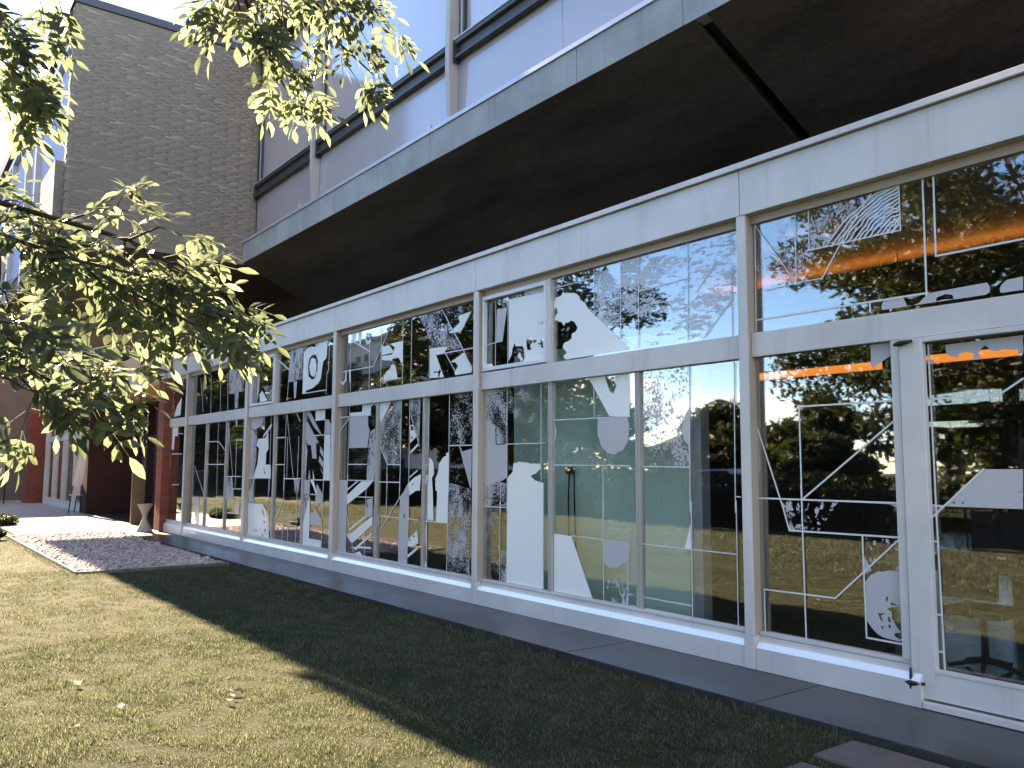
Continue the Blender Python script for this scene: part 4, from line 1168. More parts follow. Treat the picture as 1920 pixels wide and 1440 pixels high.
box('light_tube', -6.6, -1.6, 2.30, 2.36, 3.500, 3.535, M['lamp_up'], l_, .006)
boxes('trough', [(-6.62, -1.58, 2.20, 2.46, 3.465, 3.485), (-6.62, -1.58, 2.20, 2.22, 3.486, 3.542), (-6.62, -1.58, 2.44, 2.46, 3.486, 3.60)], M['black'], l_)
box('reflector', -6.62, -1.58, .26, 2.60, 3.705, 3.716, M['plaster'], l_)  # pale board added under the ceiling so the cove glow shows
for q in (-6.2, -4.2, -2.2):
    tubes('hanger', [([(q, 2.21, 3.543), (q, 2.21, 3.72)], [.005, .005])], M['black'], l_)
# desk with screen and chair behind the door glass
dk = empty('desk', (-3.6, 2.1, 0), 'glass topped desk standing inside behind the door', 'desk')
box('desk_top', -4.5, -2.7, 1.75, 2.55, .72, .75, M['desk'], dk, .004)
for q in ((-4.42, 1.8), (-2.78, 1.8), (-4.42, 2.48), (-2.78, 2.48)):
    tubes('leg', [([(q[0], q[1], 0), (q[0], q[1], .72)], [.022, .022])], M['black'], dk)
sc_ = empty('computer_screen', (-3.3, 2.2, .75), 'dark flat computer screen standing on the desk', 'screen')
box('panel', -3.62, -2.98, 2.20, 2.235, .86, 1.22, M['black'], sc_, .005)
box('stand', -3.34, -3.26, 2.215, 2.245, .77, .90, M['black'], sc_)
box('base', -3.43, -3.17, 2.12, 2.32, .752, .768, M['black'], sc_, .003)
pp = empty('paper_stack', (-3.9, 2.0, .75), 'loose pale sheets of paper lying on the desk', 'papers')
for i in range(3):
    box('sheet', -4.1 + .12 * i, -3.8 + .12 * i, 1.86 + .04 * i, 2.06 + .04 * i, .7515 + .004 * i, .754 + .004 * i, M['banner_grey'], pp)
ch = empty('desk_chair', (-3.2, 1.45, 0), 'dark office chair with low back drawn up to the desk', 'chair')
box('seat', -3.45, -2.98, 1.25, 1.68, .43, .50, M['black'], ch, .03)
box('backrest', -3.44, -2.99, 1.19, 1.25, .58, .95, M['black'], ch, .025)
tubes('frame', [([(-3.21, 1.22, .60), (-3.21, 1.20, .45), (-3.21, 1.45, .42)], [.02, .02, .02])], M['black'], ch)
tubes('stem', [([(-3.21, 1.45, .05), (-3.21, 1.45, .43)], [.028, .022])], M['black'], ch)
for i in range(5):
    a = i * 1.2566
    tubes('leg', [([(-3.21, 1.45, .09), (-3.21 + .27 * math.cos(a), 1.45 + .27 * math.sin(a), .03)], [.024, .016])], M['black'], ch)

# ================================================================== UPPER BLOCK
ub = empty('upper_block', (-8, .8, 6), 'overhanging upper storey with blue grey panels and concrete edge', 'building')
jx = [-5.42 - 1.61 * i for i in range(-8, 8)]
edges = [e for e in jx if -18.0 < e < 7] + [-18.065]
edges = sorted(set(edges))
for a, b_ in zip(edges[:-1], edges[1:]):
    box('edge_panel', a + .004, b_ - .004, .53, .70, 6.012, 6.440, M['concrete'], ub, .003)
box('edge_backing', -18.06, edges[-1], .56, .79, 6.03, 6.43, M['mortar'], ub)
for i, (a, b_) in enumerate(((-18.065, -14.97), (-14.965, -10.25), (-10.245, -5.4), (-5.395, 6.9))):
    box('edge_flashing', a, b_, .505, .805, 6.442, 6.500, M['flashing'], ub, .003)
for q in (-10.25, -14.97):
    box('flashing_clip', q - .05, q + .04, .50, .54, 6.44, 6.56, M['flashing'], ub, .003)
# sloping soffit with an expansion joint
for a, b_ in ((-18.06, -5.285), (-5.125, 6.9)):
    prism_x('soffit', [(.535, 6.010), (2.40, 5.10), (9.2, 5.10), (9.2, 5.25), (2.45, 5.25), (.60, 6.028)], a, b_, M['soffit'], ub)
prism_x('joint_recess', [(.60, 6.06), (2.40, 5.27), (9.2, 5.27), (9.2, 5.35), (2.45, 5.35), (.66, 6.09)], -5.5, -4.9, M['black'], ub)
FINX = [-5.2 + 4.8, -5.2, -10.0, -14.8]
wx = [-18.06] + sorted(FINX) + [6.9]
for a, b_ in zip(wx[:-1], wx[1:]):
    a2, b2 = a + .0, b_ - .0
    mid = (a + b_) / 2
    box('spandrel_panel', a2 + .003, mid - .003, .81, .90, 6.501, 7.52, M['panel'], ub, .002)
    box('spandrel_panel', mid + .003, b2 - .003, .81, .90, 6.501, 7.52, M['panel'], ub, .002)
    # steel channel rail
    prism_x('channel_rail', [(.80, 7.50), (.70, 7.50), (.70, 7.535), (.77, 7.545), (.77, 7.70), (.71, 7.72), (.70, 7.77), (.80, 7.77)], a2 + .10, b2 - .10, M['rail'], ub)
    box('rail_cap', a2 + .10, b2 - .10, .685, .80, 7.772, 7.792, M['flashing'], ub, .002)
    box('rail_end', a2 + .085, a2 + .099, .69, .80, 7.45, 7.80, M['rail'], ub)
    box('window_blind', a2 + .003, b2 - .003, .84, .92, 7.793, 10.55, M['panel_hi'], ub, .002)
    box('guide_strip', a2 + .145, a2 + .18, .78, .839, 7.50, 10.55, M['flashing'], ub, .002)
    box('guide_strip', a2 + .20, a2 + .225, .79, .838, 7.793, 10.55, M['rail'], ub)
for q in FINX:
    v = []
    for z, hw, y0 in ((6.502, .035, .69), (7.35, .055, .645), (7.80, .055, .645), (10.75, .035, .70)):
        v += [(q - hw, y0, z), (q + hw, y0, z), (q + hw, .807, z), (q - hw, .807, z)]
    f = [(3, 2, 1, 0), (12, 13, 14, 15)]
    for i in range(3):
        for k in range(4):
            f.append((i * 4 + k, i * 4 + (k + 1) % 4, i * 4 + 4 + (k + 1) % 4, i * 4 + 4 + k))
    mesh('fin_column', v, f, M['fin'], ub)
box('roof_edge', -18.06, 6.9, .40, .95, 10.76, 11.05, M['brown_eave'], ub, .004)
box('core', -18.05, 6.8, .93, 9.1, 6.1, 10.9, M['dark_int'], ub)
box('end_wall', 6.905, 7.2, .55, 9.1, 5.4, 11.0, M['concrete'], ub)

# ================================================================== GREY BRICK WING
BX, BY0, BY1, BZ0, BZ1 = -18.07, -3.0, 0.795, 5.985, 10.80
wing = empty('brick_wing', (-24, -1, 6), 'raised wing with a windowless grey brick end wall and lilac curtained windows', 'building')
box('core', -33.9, BX - .105, -2.86, 6.0, 6.08, 10.78, M['mortar'], wing)
box('mortar_bed', BX - .10, BX - .007, BY0 + .012, BY1, BZ0 + .01, BZ1, M['mortar'], wing)
box('coping', -34.0, BX + .045, BY0 - .05, 6.0, BZ1 + .002, BZ1 + .165, M['coping_dark'], wing, .005)
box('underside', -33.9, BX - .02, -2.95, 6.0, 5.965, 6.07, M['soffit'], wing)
CH, BL = .0385, .300
bricks = []
row = 0
z = BZ0
while z + CH < BZ1:
    off = (0.0, .5, .25, .72)[row % 4] * BL + rng.uniform(-.03, .03)
    y = BY0
    first = True
    while y < BY1 - .02:
        ln = BL if not first else max(.09, BL - off % BL)
        first = False
        y2 = min(y + ln, BY1)
        bricks.append((y, y2 - .007, z, z + CH - .007, rng.uniform(-.0015, .002)))
        y = y2
    z += CH
    row += 1
# the 300 nearest bricks are single objects sharing a few meshes, the rest is one mesh
full = [b for b in bricks if abs((b[1] - b[0]) - (BL - .007)) < 1e-4]
full.sort(key=lambda b: (Vector((BX, (b[0] + b[1]) / 2, b[2])) - CAM).length)
single = set(full[:300])
hl, hh = (BL - .007) / 2, (CH - .007) / 2
bmeshes = []
for k in range(4):
    j = [rng.uniform(-.0025, .0025) for _ in range(16)]
    vv = [(-.05, -hl, -hh), (-.05, hl, -hh), (-.05, hl, hh), (-.05, -hl, hh), (j[0], -hl + .002, -hh + .0018), (j[1], hl - .002, -hh + .0018), (j[2], hl - .002, hh - .0018), (j[3], -hl + .002, hh - .0018), (-.003, -hl, -hh), (-.003, hl, -hh), (-.003, hl, hh), (-.003, -hl, hh)]
    ff = [(0, 1, 9, 8), (1, 2, 10, 9), (2, 3, 11, 10), (3, 0, 8, 11), (8, 9, 5, 4), (9, 10, 6, 5), (10, 11, 7, 6), (11, 8, 4, 7), (4, 5, 6, 7)]
    me = bpy.data.meshes.new('brick')
    me.from_pydata(vv, [], ff)
    me.materials.append(M['brick'])
    me.update()
    bmeshes.append(me)
for b in full[:300]:
    new_obj('brick', bmeshes[rng.randrange(4)], wing, Vector((BX + b[4], (b[0] + b[1]) / 2, (b[2] + b[3]) / 2)))
v, f, tn = [], [], []
def add_box(bx, tone):
    n = len(v)
    v.extend(boxv(*bx))
    f.extend([tuple(i + n for i in q) for q in BOXF])
    tn.extend([tone] * 8)
BF = [(0, 1, 9, 8), (1, 2, 10, 9), (2, 3, 11, 10), (3, 0, 8, 11), (8, 9, 5, 4), (9, 10, 6, 5), (10, 11, 7, 6), (11, 8, 4, 7), (4, 5, 6, 7)]
for b in bricks:
    if b in single:
        continue
    y0, y1, z0, z1 = b[:4]
    xf = BX + b[4]
    n = len(v)
    v.extend([(xf - .05, y0, z0), (xf - .05, y1, z0), (xf - .05, y1, z1), (xf - .05, y0, z1), (xf, y0 + .002, z0 + .0018), (xf, y1 - .002, z0 + .0018), (xf, y1 - .002, z1 - .0018), (xf, y0 + .002, z1 - .0018), (xf - .003, y0, z0), (xf - .003, y1, z0), (xf - .003, y1, z1), (xf - .003, y0, z1)])
    f.extend([tuple(i + n for i in q) for q in BF])
    tn.extend([rng.random()] * 12)
z = BZ0
while z + CH < BZ1:          # the narrow return on the lawn side
    x = BX - .013
    o_ = rng.uniform(-.006, .008)
    add_box((BX - .32, x - .11 * (row % 2), BY0 - .004 + o_, BY0 + .03, z, z + CH - .009), rng.random())
    row += 1
    z += CH
co = np.array(v); ff = np.array(f).reshape(-1)
o = np_mesh('brick_courses', co, ff, 4, M['brick'], wing, tone=tn)
stuff(o)
# pier projecting beside the corner, windows and columns of the lawn side
box('brick_pier', -20.2, -18.42, -3.16, -2.99, 5.99, 7.62, M['pier'], wing, .01)
box('roof_fascia', -33.9, -18.45, -3.06, -2.87, 10.42, 10.80, M['brown_eave'], wing, .005)
box('gutter', -33.9, -18.45, -3.02, -2.87, 10.02, 10.14, M['flashing'], wing, .004)
for q in (-22.4, -24.1, -27.0, -28.7, -31.5):
    box('window_column', q - .16, q + .05, -3.02, -2.865, 6.08, 10.01, M['fin'], wing, .005)
q0 = -18.45
for q in (-22.4, -24.1, -27.0, -28.7, -31.5, -33.9):
    box('curtained_window', q + .06, q0 - .17 if q0 < -19 else q0, -2.90, -2.864, 6.6, 10.0, M['curtain'], wing)
    q0 = q
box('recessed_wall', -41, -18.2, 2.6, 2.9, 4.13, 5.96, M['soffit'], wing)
# set-back top storey rising behind the brick wall
ts = empty('top_storey', (-26, 2, 11), 'set back top storey with a brown eave above the brick wall', 'building')
box('wall', -40, -19.0, 1.6, 8.5, 11.0, 14.2, M['panel_hi'], ts)
box('window_band', -40, -19.5, 1.54, 1.599, 12.3, 13.4, M['curtain'], ts)
for q in (-20.2, -22.6, -25.0, -27.4):
    box('window_post', q - .1, q + .1, 1.46, 1.539, 11.2, 13.6, M['fin'], ts)
box('eave', -40.5, -18.6, .9, 8.9, 13.75, 14.15, M['brown_eave'], ts, .01)

# ================================================================== PORCH AND FAR LEFT
rp = empty('brick_pillar', (-21.6, .1, 0), 'slim red brick pillar where the glass front meets the porch', 'pillar', 'red brick pillars')
box('shaft', -21.95, -21.445, -.095, .20, .02, 3.698, M['redbrick'], rp, .004)
box('foot', -21.96, -21.435, -.105, .21, -.01, .019, M['paving'], rp)
rw = empty('red_brick_wall', (-30.8, .8, 0), 'red brick side wall of the recessed porch, shade painted into its colour', 'wall')
box('wall', -31.5, -30.6, -.02, 1.55, 0.0, 3.70, M['redbrick_shaded'], rw, .004)
fp = empty('porch_roof', (-27, .6, 3.7), 'white roof edge over the recessed porch with a pale timber ceiling', 'roof edge')
for a, b_ in ((-27.78, -23.908), (-31.68, -27.788), (-35.58, -31.688), (-39.5, -35.588)):
    box('fascia_panel', a, b_, -.014, .20, 3.701, 4.088, M['white'], fp, .003)
    box('coping', a - .003, b_ + .003, -.050, .26, 4.096, 4.146, M['white'], fp, .002)
box('ceiling', -30.59, -21.96, .201, 1.62, 3.66, 3.70, M['porch_ceil'], fp)
pw = empty('porch_entrance', (-26, 1.65, 0), 'dark glazed entrance doors at the back of the porch', 'entrance')
q = -21.96
while q > -30.5:
    box('door_post', q - .07, q - .01, 1.60, 1.70, 0, 3.65, M['rail'], pw)
    box('door_pane', max(q - 1.35, -30.58), q - .075, 1.64, 1.648, .06, 2.45, M['glass'], pw)
    box('top_pane', max(q - 1.35, -30.58), q - .075, 1.64, 1.648, 2.56, 3.64, M['glass'], pw)
    q -= 1.36
box('door_head', -30.58, -21.97, 1.61, 1.69, 2.451, 2.559, M['rail'], pw)
box('lobby_wall', -30.58, -21.3, 3.2, 3.4, 0, 3.7, M['redbrick_shaded'], pw)
# sign lettering on the entrance glass (blurred in the photograph: two short lines)
def letters(x0, x1, z0, z1, rows, seed, y=1.63):
    r_ = random.Random(seed)
    v, f = [], []
    for k in range(rows):
        zt = z1 - (z1 - z0) * k / rows
        zb = zt - (z1 - z0) / rows * .62
        x = x0
        while x < x1 - .05:
            w = r_.uniform(.05, .10)
            st = .018
            n = len(v)
            shapes = [(x, x + st, zb, zt), (x + st, x + w - st, zt - .03, zt), (x + w - st, x + w, zb, zt - .035)] if r_.random() < .5 else [(x, x + st, zb, zt), (x + st, x + w, zb, zb + .03)]
            for (a, b_, c, d) in shapes:
                n = len(v)
                v += [(a, y, c), (b_, y, c), (b_, y, d), (a, y, d)]
                f.append((n, n + 1, n + 2, n + 3))
            x += w + .025
    return mesh('lettering', v, f, M['text_white'], pw)
letters(-28.9, -27.4, 1.85, 2.30, 2, 3)
letters(-25.0, -23.9, 1.75, 2.20, 2, 5)
letters(-28.6, -28.1, 1.0, 1.3, 3, 7)
sg = empty('pylon_sign', (-24.4, .1, 0), 'tall plain bronze sign slab standing beside the porch', 'sign')
box('slab', -24.48, -24.40, -.06, .27, .015, 1.53, M['bronze'], sg, .004)
box('foot_plate', -24.56, -24.32, -.10, .31, 0.0, .014, M['bronze'], sg)
pl = lathe('hourglass_planter', [(.175, 0), (.178, .012), (.150, .08), (.100, .18), (.060, .29), (.050, .34), (.060, .39), (.105, .50), (.155, .60), (.180, .645), (.180, .655), (.165, .655), (.145, .60), (.09, .52)], -21.72, -.36, M['castconc'])
tag(pl, 'hourglass shaped concrete ashtray stand in front of the red pillar', 'ashtray')
# easel board leaning at the corner of the far glazing
ez = empty('easel_board', (-30.9, -.3, 0), 'narrow white notice board on a dark easel outside the far windows', 'easel')
vv = [(-31.10, -.40, .62), (-31.05, -.12, .62), (-30.75, -.02, 2.10), (-30.80, -.22, 2.10)]
mesh('board', vv + [(a - .03, b_ + .01, c) for a, b_, c in vv], [(0, 1, 2, 3), (7, 6, 5, 4), (0, 4, 5, 1), (1, 5, 6, 2), (2, 6, 7, 3), (3, 7, 4, 0)], M['flashing'], ez)
for a, b_ in (((-31.20, -.42, 0), (-31.02, -.36, .9)), ((-31.05, -.10, 0), (-30.95, -.12, .9)), ((-31.75, -.15, 0), (-30.95, -.12, 1.6))):
    tubes('leg', [([a, b_], [.02, .016])], M['black'], ez)
box('ledge', -31.12, -30.98, -.44, -.08, .58, .615, M['white'], ez)
# further glazed bays
ff_ = empty('far_glazing', (-35, .1, 0), 'further glazed bays with white posts beyond the red brick wall', 'window wall')
box('plinth', -39.5, -31.55, 0, .12, 0, .26, M['white'], ff_)
for q in (-31.6, -33.2, -35.4, -37.4, -39.4):
    box('post', q - .05, q + .05, .0, .13, .262, 3.70, M['white'], ff_)
box('transom', -39.34, -31.66, .04, .12, 2.50, 2.70, M['white'], ff_)
for a, b_ in ((-33.14, -31.66), (-35.34, -33.26), (-37.34, -35.46), (-39.34, -37.46)):
    box('pane', a, b_, .09, .098, .27, 2.49, M['glass'], ff_)
    box('pane', a, b_, .09, .098, 2.71, 3.69, M['glass'], ff_)
    r_ = random.Random(int(-a * 10))
    for k in range(5):
        x = r_.uniform(a + .1, b_ - .2); z = r_.uniform(.5, 2.0)
        mesh('film_shape', [(x, .104 + k * .0004, z), (x + r_.uniform(.05, .25), .104 + k * .0004, z), (x + r_.uniform(.05, .25), .104 + k * .0004, z + .5), (x - .03, .104 + k * .0004, z + r_.uniform(.2, .6))], [(0, 1, 2, 3)], M['V'], ff_)
box('room_back', -40, -31.55, 3.0, 3.2, 0, 3.7, M['dark_int'], ff_)
rp = empty('brick_pillar', (-40.3, 0, 0), 'thick red brick pillar at the far end beyond the easel', 'pillar', 'red brick pillars')
box('shaft', -41.2, -40.0, -.55, .20, .0, 3.75, M['redbrick'], rp, .005)
fb = empty('far_building', (-47, 0, 0), 'dark low building closing the view at the far end of the path', 'building')
box('wall', -49, -43.5, -2.75, 8, 0, 6.1, M['brown_eave'], fb)
box('parapet', -49.1, -43.4, -2.85, 8.1, 6.102, 6.35, M['coping_dark'], fb)
bn = empty('banner', (-39.9, -1.6, 0), 'grey hanging cloth banner with a magenta foot at the picture edge', 'banner')
box('cloth', -39.93, -39.90, -2.4, -1.35, 1.05, 3.2, M['banner_grey'], bn)
box('cloth_foot', -39.93, -39.90, -2.4, -1.60, .22, 1.045, M['banner_pink'], bn)
box('cross_bar', -39.95, -39.88, -2.45, -1.30, 3.202, 3.25, M['black'], bn)
for q in (-2.43, -1.32):
    tubes('pole', [([(-39.915, q, 0), (-39.915, q, 3.2)], [.025, .025])], M['black'], bn)

# ================================================================== TREES
def leaf_cloud(centers, radii, counts, size, seed, squash=.75):
    g = np.random.default_rng(seed)
    P, T_ = [], []
    for c, r, n in zip(centers, radii, counts):
        d = g.normal(size=(n, 3)); d /= np.linalg.norm(d, axis=1)[:, None]
        rr = r * g.uniform(.25, 1.0, n) ** .55
        p = np.array(c) + d * rr[:, None] * np.array([1, 1, squash])
        P.append(p); T_.append(np.clip(g.uniform(0, .8, n) + .19 * g.random(), 0, .99))
    p = np.concatenate(P); tone = np.concatenate(T_)
    n = len(p)
    s = size * g.uniform(.6, 1.3, n)
    a = g.normal(size=(n, 3)); a[:, 2] *= .6; a /= np.linalg.norm(a, axis=1)[:, None]
    b = g.normal(size=(n, 3)); b -= (b * a).sum(1)[:, None] * a; b /= np.linalg.norm(b, axis=1)[:, None]
    v0 = p - a * s[:, None]; v1 = p + b * (s * .42)[:, None]; v2 = p + a * s[:, None]; v3 = p - b * (s * .42)[:, None]
    v1 = v1 + np.array([0, 0, -.12]) * s[:, None]; v3 = v3 + np.array([0, 0, -.12]) * s[:, None]
    co = np.stack([v0, v1, v2, v3], 1).reshape(-1, 3)
    k = np.arange(n)[:, None] * 4
    f = np.concatenate([k + np.array([[0, 1, 2]]), k + np.array([[0, 2, 3]])], 1).reshape(-1)
    return co, f, np.repeat(tone, 4)

def tree(name, loc, h, r, label, cat='tree', seed=0, n=9000, group='trees across the lawn', size=.17, low=.28):
    R_ = random.Random(seed)
    t = empty(name, loc, label, cat, group)
    lo = Vector(loc)
    limbs = [([lo, lo + Vector((R_.uniform(-.2, .2), R_.uniform(-.2, .2), h * .3)), lo + Vector((R_.uniform(-.4, .4), R_.uniform(-.4, .4), h * .7))], [h * .026, h * .019, h * .006])]
    cs, rs, ns = [], [], []
    k = 26
    for i in range(k):
        a = R_.uniform(0, 6.28); u = R_.random()
        zz = h * (low + (1 - low) * u * .93)
        pr = r * math.sin(math.pi * min(.97, .18 + .8 * u)) ** .7 * R_.uniform(.35, .95)
        c = lo + Vector((pr * math.cos(a), pr * math.sin(a), zz))
        cs.append(c[:]); rs.append(r * R_.uniform(.22, .42)); ns.append(n // k)
        if i % 2 == 0:
            limbs.append(([lo + Vector((0, 0, zz * .62)), lo + Vector((pr * .5 * math.cos(a), pr * .5 * math.sin(a), zz * .82)), c], [h * .009, h * .006, h * .002]))
    tubes('trunk', limbs[:1], M['bark'], t, 8)
    tubes('limbs', limbs[1:], M['bark'], t, 5)
    co, f, tone = leaf_cloud(cs, rs, ns, size, seed + 77)
    o = np_mesh('crown', co, f, 3, M['foliage'], t, tone=tone)
    return t

TREES = [
    ((-27.5, -17.5), 11.5, 4.2, 'tall round tree reflected in the middle upper panes'),
    ((-33.0, -15.5), 10.5, 4.0, 'broad tree reflected beside the tall round tree'),
    ((-47.0, -14.5), 8.5, 3.8, 'low spreading tree reflected in the far panes'),
    ((-39.5, -21.0), 7.0, 3.4, 'small tree reflected under the pale apartment block'),
    ((-55.0, -17.0), 12.5, 5.0, 'large dark tree reflected near the porch'),
    ((-22.5, -29.0), 5.2, 2.8, 'low tree on the skyline reflected above the car'),
    ((-29.0, -30.5), 4.8, 2.8, 'low round tree on the skyline reflected beside the red house'),
    ((-36.5, -28.5), 5.4, 3.0, 'low tree on the skyline reflected in the green pane'),
    ((-14.0, -27.5), 5.4, 3.0, 'low tree on the skyline reflected by the tall column'),
    ((-44.0, -29.0), 6.0, 3.2, 'skyline tree reflected between the taller trees'),
    ((-17.0, -20.5), 3.0, 1.6, 'small shrubby tree reflected beside the silver car'),
    ((-11.0, -17.5), 9.5, 4.0, 'tree reflected behind the overhanging ash'),
    ((-3.5, -16.0), 10.5, 4.2, 'tree reflected in the door glass'),
    ((-64.0, -13.0), 10.0, 4.6, 'tree reflected behind the red pillar'),
    ((-76.0, -18.0), 13.0, 5.5, 'tall tree closing the reflected lawn far away'),
    ((-70.0, -8.5), 9.0, 4.2, 'tree at the far end of the lawn beyond the path'),
    ((-58.0, -1.5), 9.5, 4.2, 'tree rising behind the dark low building at the far end'),
    ((-56.0, 6.0), 9.0, 4.0, 'tree behind the far glazed bays'),
    ((3.5, -14.0), 11.0, 4.4, 'dark tree standing behind the camera to the side'),
]
for i, (p, h, r, lab) in enumerate(TREES):
    tree('garden_tree', (p[0], p[1], GZ - .05), h, r, lab, seed=20 + i, n=9000, size=.20)
tree('garden_tree', (-7.5, 15.0, GZ), 7.5, 3.4, 'leafy tree seen through the rear windows behind the room', seed=51, n=9000, size=.14, group='trees behind the building', low=.08)
tree('garden_tree', (-12.0, 16.5, GZ), 8.0, 3.6, 'second leafy tree seen through the rear windows', seed=52, n=8000, size=.14, group='trees behind the building', low=.08)
tree('garden_tree', (-3.0, 15.5, GZ), 7.0, 3.2, 'leafy tree behind the rear windows beside the end wall', seed=53, n=6000, size=.14, group='trees behind the building', low=.08)

# hedge, railing, street, car, houses on the far side of the lawn (seen mirrored in the glass)
def hedge(name, x0, x1, y, d, h, label, seed):
    g = np.random.default_rng(seed)
    n = int((x1 - x0) * (230 * h if x0 > -100 else 130 * h))
    c = np.stack([g.uniform(x0, x1, n), y + g.uniform(-d, d, n), GZ + h * g.uniform(.03, 1.0, n) ** .7], 1)
    co, f, tone = leaf_cloud([tuple(q) for q in c[:1]], [.1], [1], .1, seed)
    a = g.normal(size=(n, 3)); a /= np.linalg.norm(a, axis=1)[:, None]
    b = g.normal(size=(n, 3)); b -= (b * a).sum(1)[:, None] * a; b /= np.linalg.norm(b, axis=1)[:, None]
    s = g.uniform(.06, .13, n)[:, None]
    co = np.stack([c - a * s, c + b * s * .6, c + a * s, c - b * s * .6], 1).reshape(-1, 3)
    k = np.arange(n)[:, None] * 4
    f = np.concatenate([k + np.array([[0, 1, 2]]), k + np.array([[0, 2, 3]])], 1).reshape(-1)
    t = empty(name, ((x0 + x1) / 2, y, GZ), label, 'hedge')
    np_mesh('foliage', co, f, 3, M['foliage'], t, tone=np.repeat(g.random(n) * .9, 4))
    boxes('branches', [(x0, x1, y - d * .5, y + d * .5, GZ, GZ + h * .75)], M['twig'], t)
hedge('hedge', -60, 10, -13.3, .45, 1.5, 'long clipped hedge reflected behind the lawn', 5)
hedge('hedge', -130, -57, -22.0, 1.2, 5.0, 'tall dark belt of shrubs reflected far beyond the lawn', 9)
hedge('hedge', -26, 4, 13.0, .7, 5.2, 'tall leafy screen hedge seen through the rear windows', 6)
fn = empty('railing', (-15, -12.6, GZ), 'black iron railing reflected at the end of the lawn', 'railing')
boxes('top_rail', [(-46, 8, -12.62, -12.58, .98, 1.02)], M['black'], fn)
boxes('bottom_rail', [(-46, 8, -12.62, -12.58, .10, .14)], M['black'], fn)
for i in range(180):
    q = -46 + i * .3
    boxes('bar', [(q - .009, q + .009, -12.61, -12.59, .141, .979)], M['black'], fn)
struct(box('street', -120, 60, -23.5, -17.5 + 1.5, -.12, .22, M['asphalt']))
cr = empty('parked_car', (-19.6, -18.4, .22), 'silver parked car reflected at the end of the glass bay', 'car')
prof = [(-2.1, .30), (-2.15, .62), (-1.95, .80), (-1.15, .90), (-.55, 1.36), (.75, 1.40), (1.45, .98), (2.05, .90), (2.15, .60), (2.1, .30)]
bm = bmesh.new()
va = [bm.verts.new((-19.6 + p[0], -18.4 - .82, .22 + p[1])) for p in prof]
vb = [bm.verts.new((-19.6 + p[0], -18.4 + .82, .22 + p[1])) for p in prof]
bm.faces.new(va); bm.faces.new(vb[::-1])
for i in range(len(prof)):
    bm.faces.new((va[i], vb[i], vb[(i + 1) % len(prof)], va[(i + 1) % len(prof)]))
bmesh.ops.recalc_face_normals(bm, faces=bm.faces)
bmesh.ops.bevel(bm, geom=list(bm.edges), offset=.06, segments=2, affect='EDGES')
from_bm('body', bm, M['car_white'], cr, True)
for s_ in (-1, 1):
    yy = -18.4 + s_ * .826
    mesh('side_window', [(-19.6 - .95, yy, 1.15), (-19.6 + 1.2, yy, 1.20), (-19.6 + .68, yy, 1.55), (-19.6 - .5, yy, 1.52)], [(0, 1, 2, 3)], M['black'], cr)
mesh('windscreen', [(-19.6 - 1.13, -19.15, 1.145), (-19.6 - 1.13, -17.65, 1.145), (-19.6 - .60, -17.72, 1.572), (-19.6 - .60, -19.08, 1.572)], [(0, 1, 2, 3)], M['black'], cr)
for wx_ in (-1.35, 1.35):
    for s_ in (-1, 1):
        bm = bmesh.new()
        bmesh.ops.create_cone(bm, cap_ends=True, segments=20, radius1=.31, radius2=.31, depth=.2, matrix=Matrix.Translation((-19.6 + wx_, -18.4 + s_ * .78, .535)) @ Matrix.Rotation(math.pi / 2, 4, 'X'))
        from_bm('wheel', bm, M['tyre'], cr)
for s_ in (-1, 1):
    box('headlight', -19.6 - 2.17, -19.6 - 2.05, -18.4 + s_ * .62 - .12, -18.4 + s_ * .62 + .12, .84, .96, M['flashing'], cr, .01)

def house(name, x0, x1, y0, y1, h, wallm, label, floors, roof=True, balc=False):
    t = empty(name, ((x0 + x1) / 2, (y0 + y1) / 2, 0), label, 'house')
    box('wall', x0, x1, y0, y1, -.1, h, M[wallm], t)
    if roof:
        ym = (y0 + y1) / 2
        prism_x('roof', [(y0 - .4, h + .01), (ym, h + 1.1), (y1 + .4, h + .01)], x0 - .4, x1 + .4, M['roof_tile'], t)
    else:
        box('roof', x0 - .2, x1 + .2, y0 - .2, y1 + .2, h + .002, h + .35, M['concrete'], t)
    fh = h / floors
    for k in range(floors):
        q = x0 + .8
        while q < x1 - 1.6:
            w = box('window', q, q + 1.3, y1 - .02, y1 + .03, k * fh + .9, k * fh + 2.2, M['white'], t)
            box('pane', q + .08, q + 1.22, y1 + .031, y1 + .04, k * fh + .98, k * fh + 2.12, M['black'], w)
            q += 2.3
        if balc:
            box('balcony', x0 + .3, x1 - .3, y1 + .05, y1 + 1.3, k * fh + .02, k * fh + .20, M['concrete'], t)
            box('balcony_front', x0 + .3, x1 - .3, y1 + 1.2, y1 + 1.28, k * fh + .21, k * fh + 1.1, M['panel'], t)
house('brick_house', -46, -36, -50, -42, 3.0, 'plaster_red', 'red house with a tiled roof reflected above the silver car', 1)
fo = empty('office_block', (-82, 0, 0), 'dark office block far off behind the wing', 'building')
box('wall', -90, -76, -22, 26, -.1, 13.5, M['brown_eave'], fo)
box('roof', -90.3, -75.7, -22.3, 26.3, 13.502, 14.0, M['coping_dark'], fo)
for k in range(4):
    q = -20.5
    while q < 24:
        w = box('window', -76.0, -75.95, q, q + 1.8, k * 3.2 + 1.0, k * 3.2 + 2.6, M['fin'], fo)
        box('pane', -75.949, -75.94, q + .1, q + 1.7, k * 3.2 + 1.1, k * 3.2 + 2.5, M['black'], w)
        q += 2.6
house('apartment_block', -92, -62, -44, -30, 13.0, 'plaster', 'pale apartment block with long balconies reflected in the upper panes', 4, False, True)

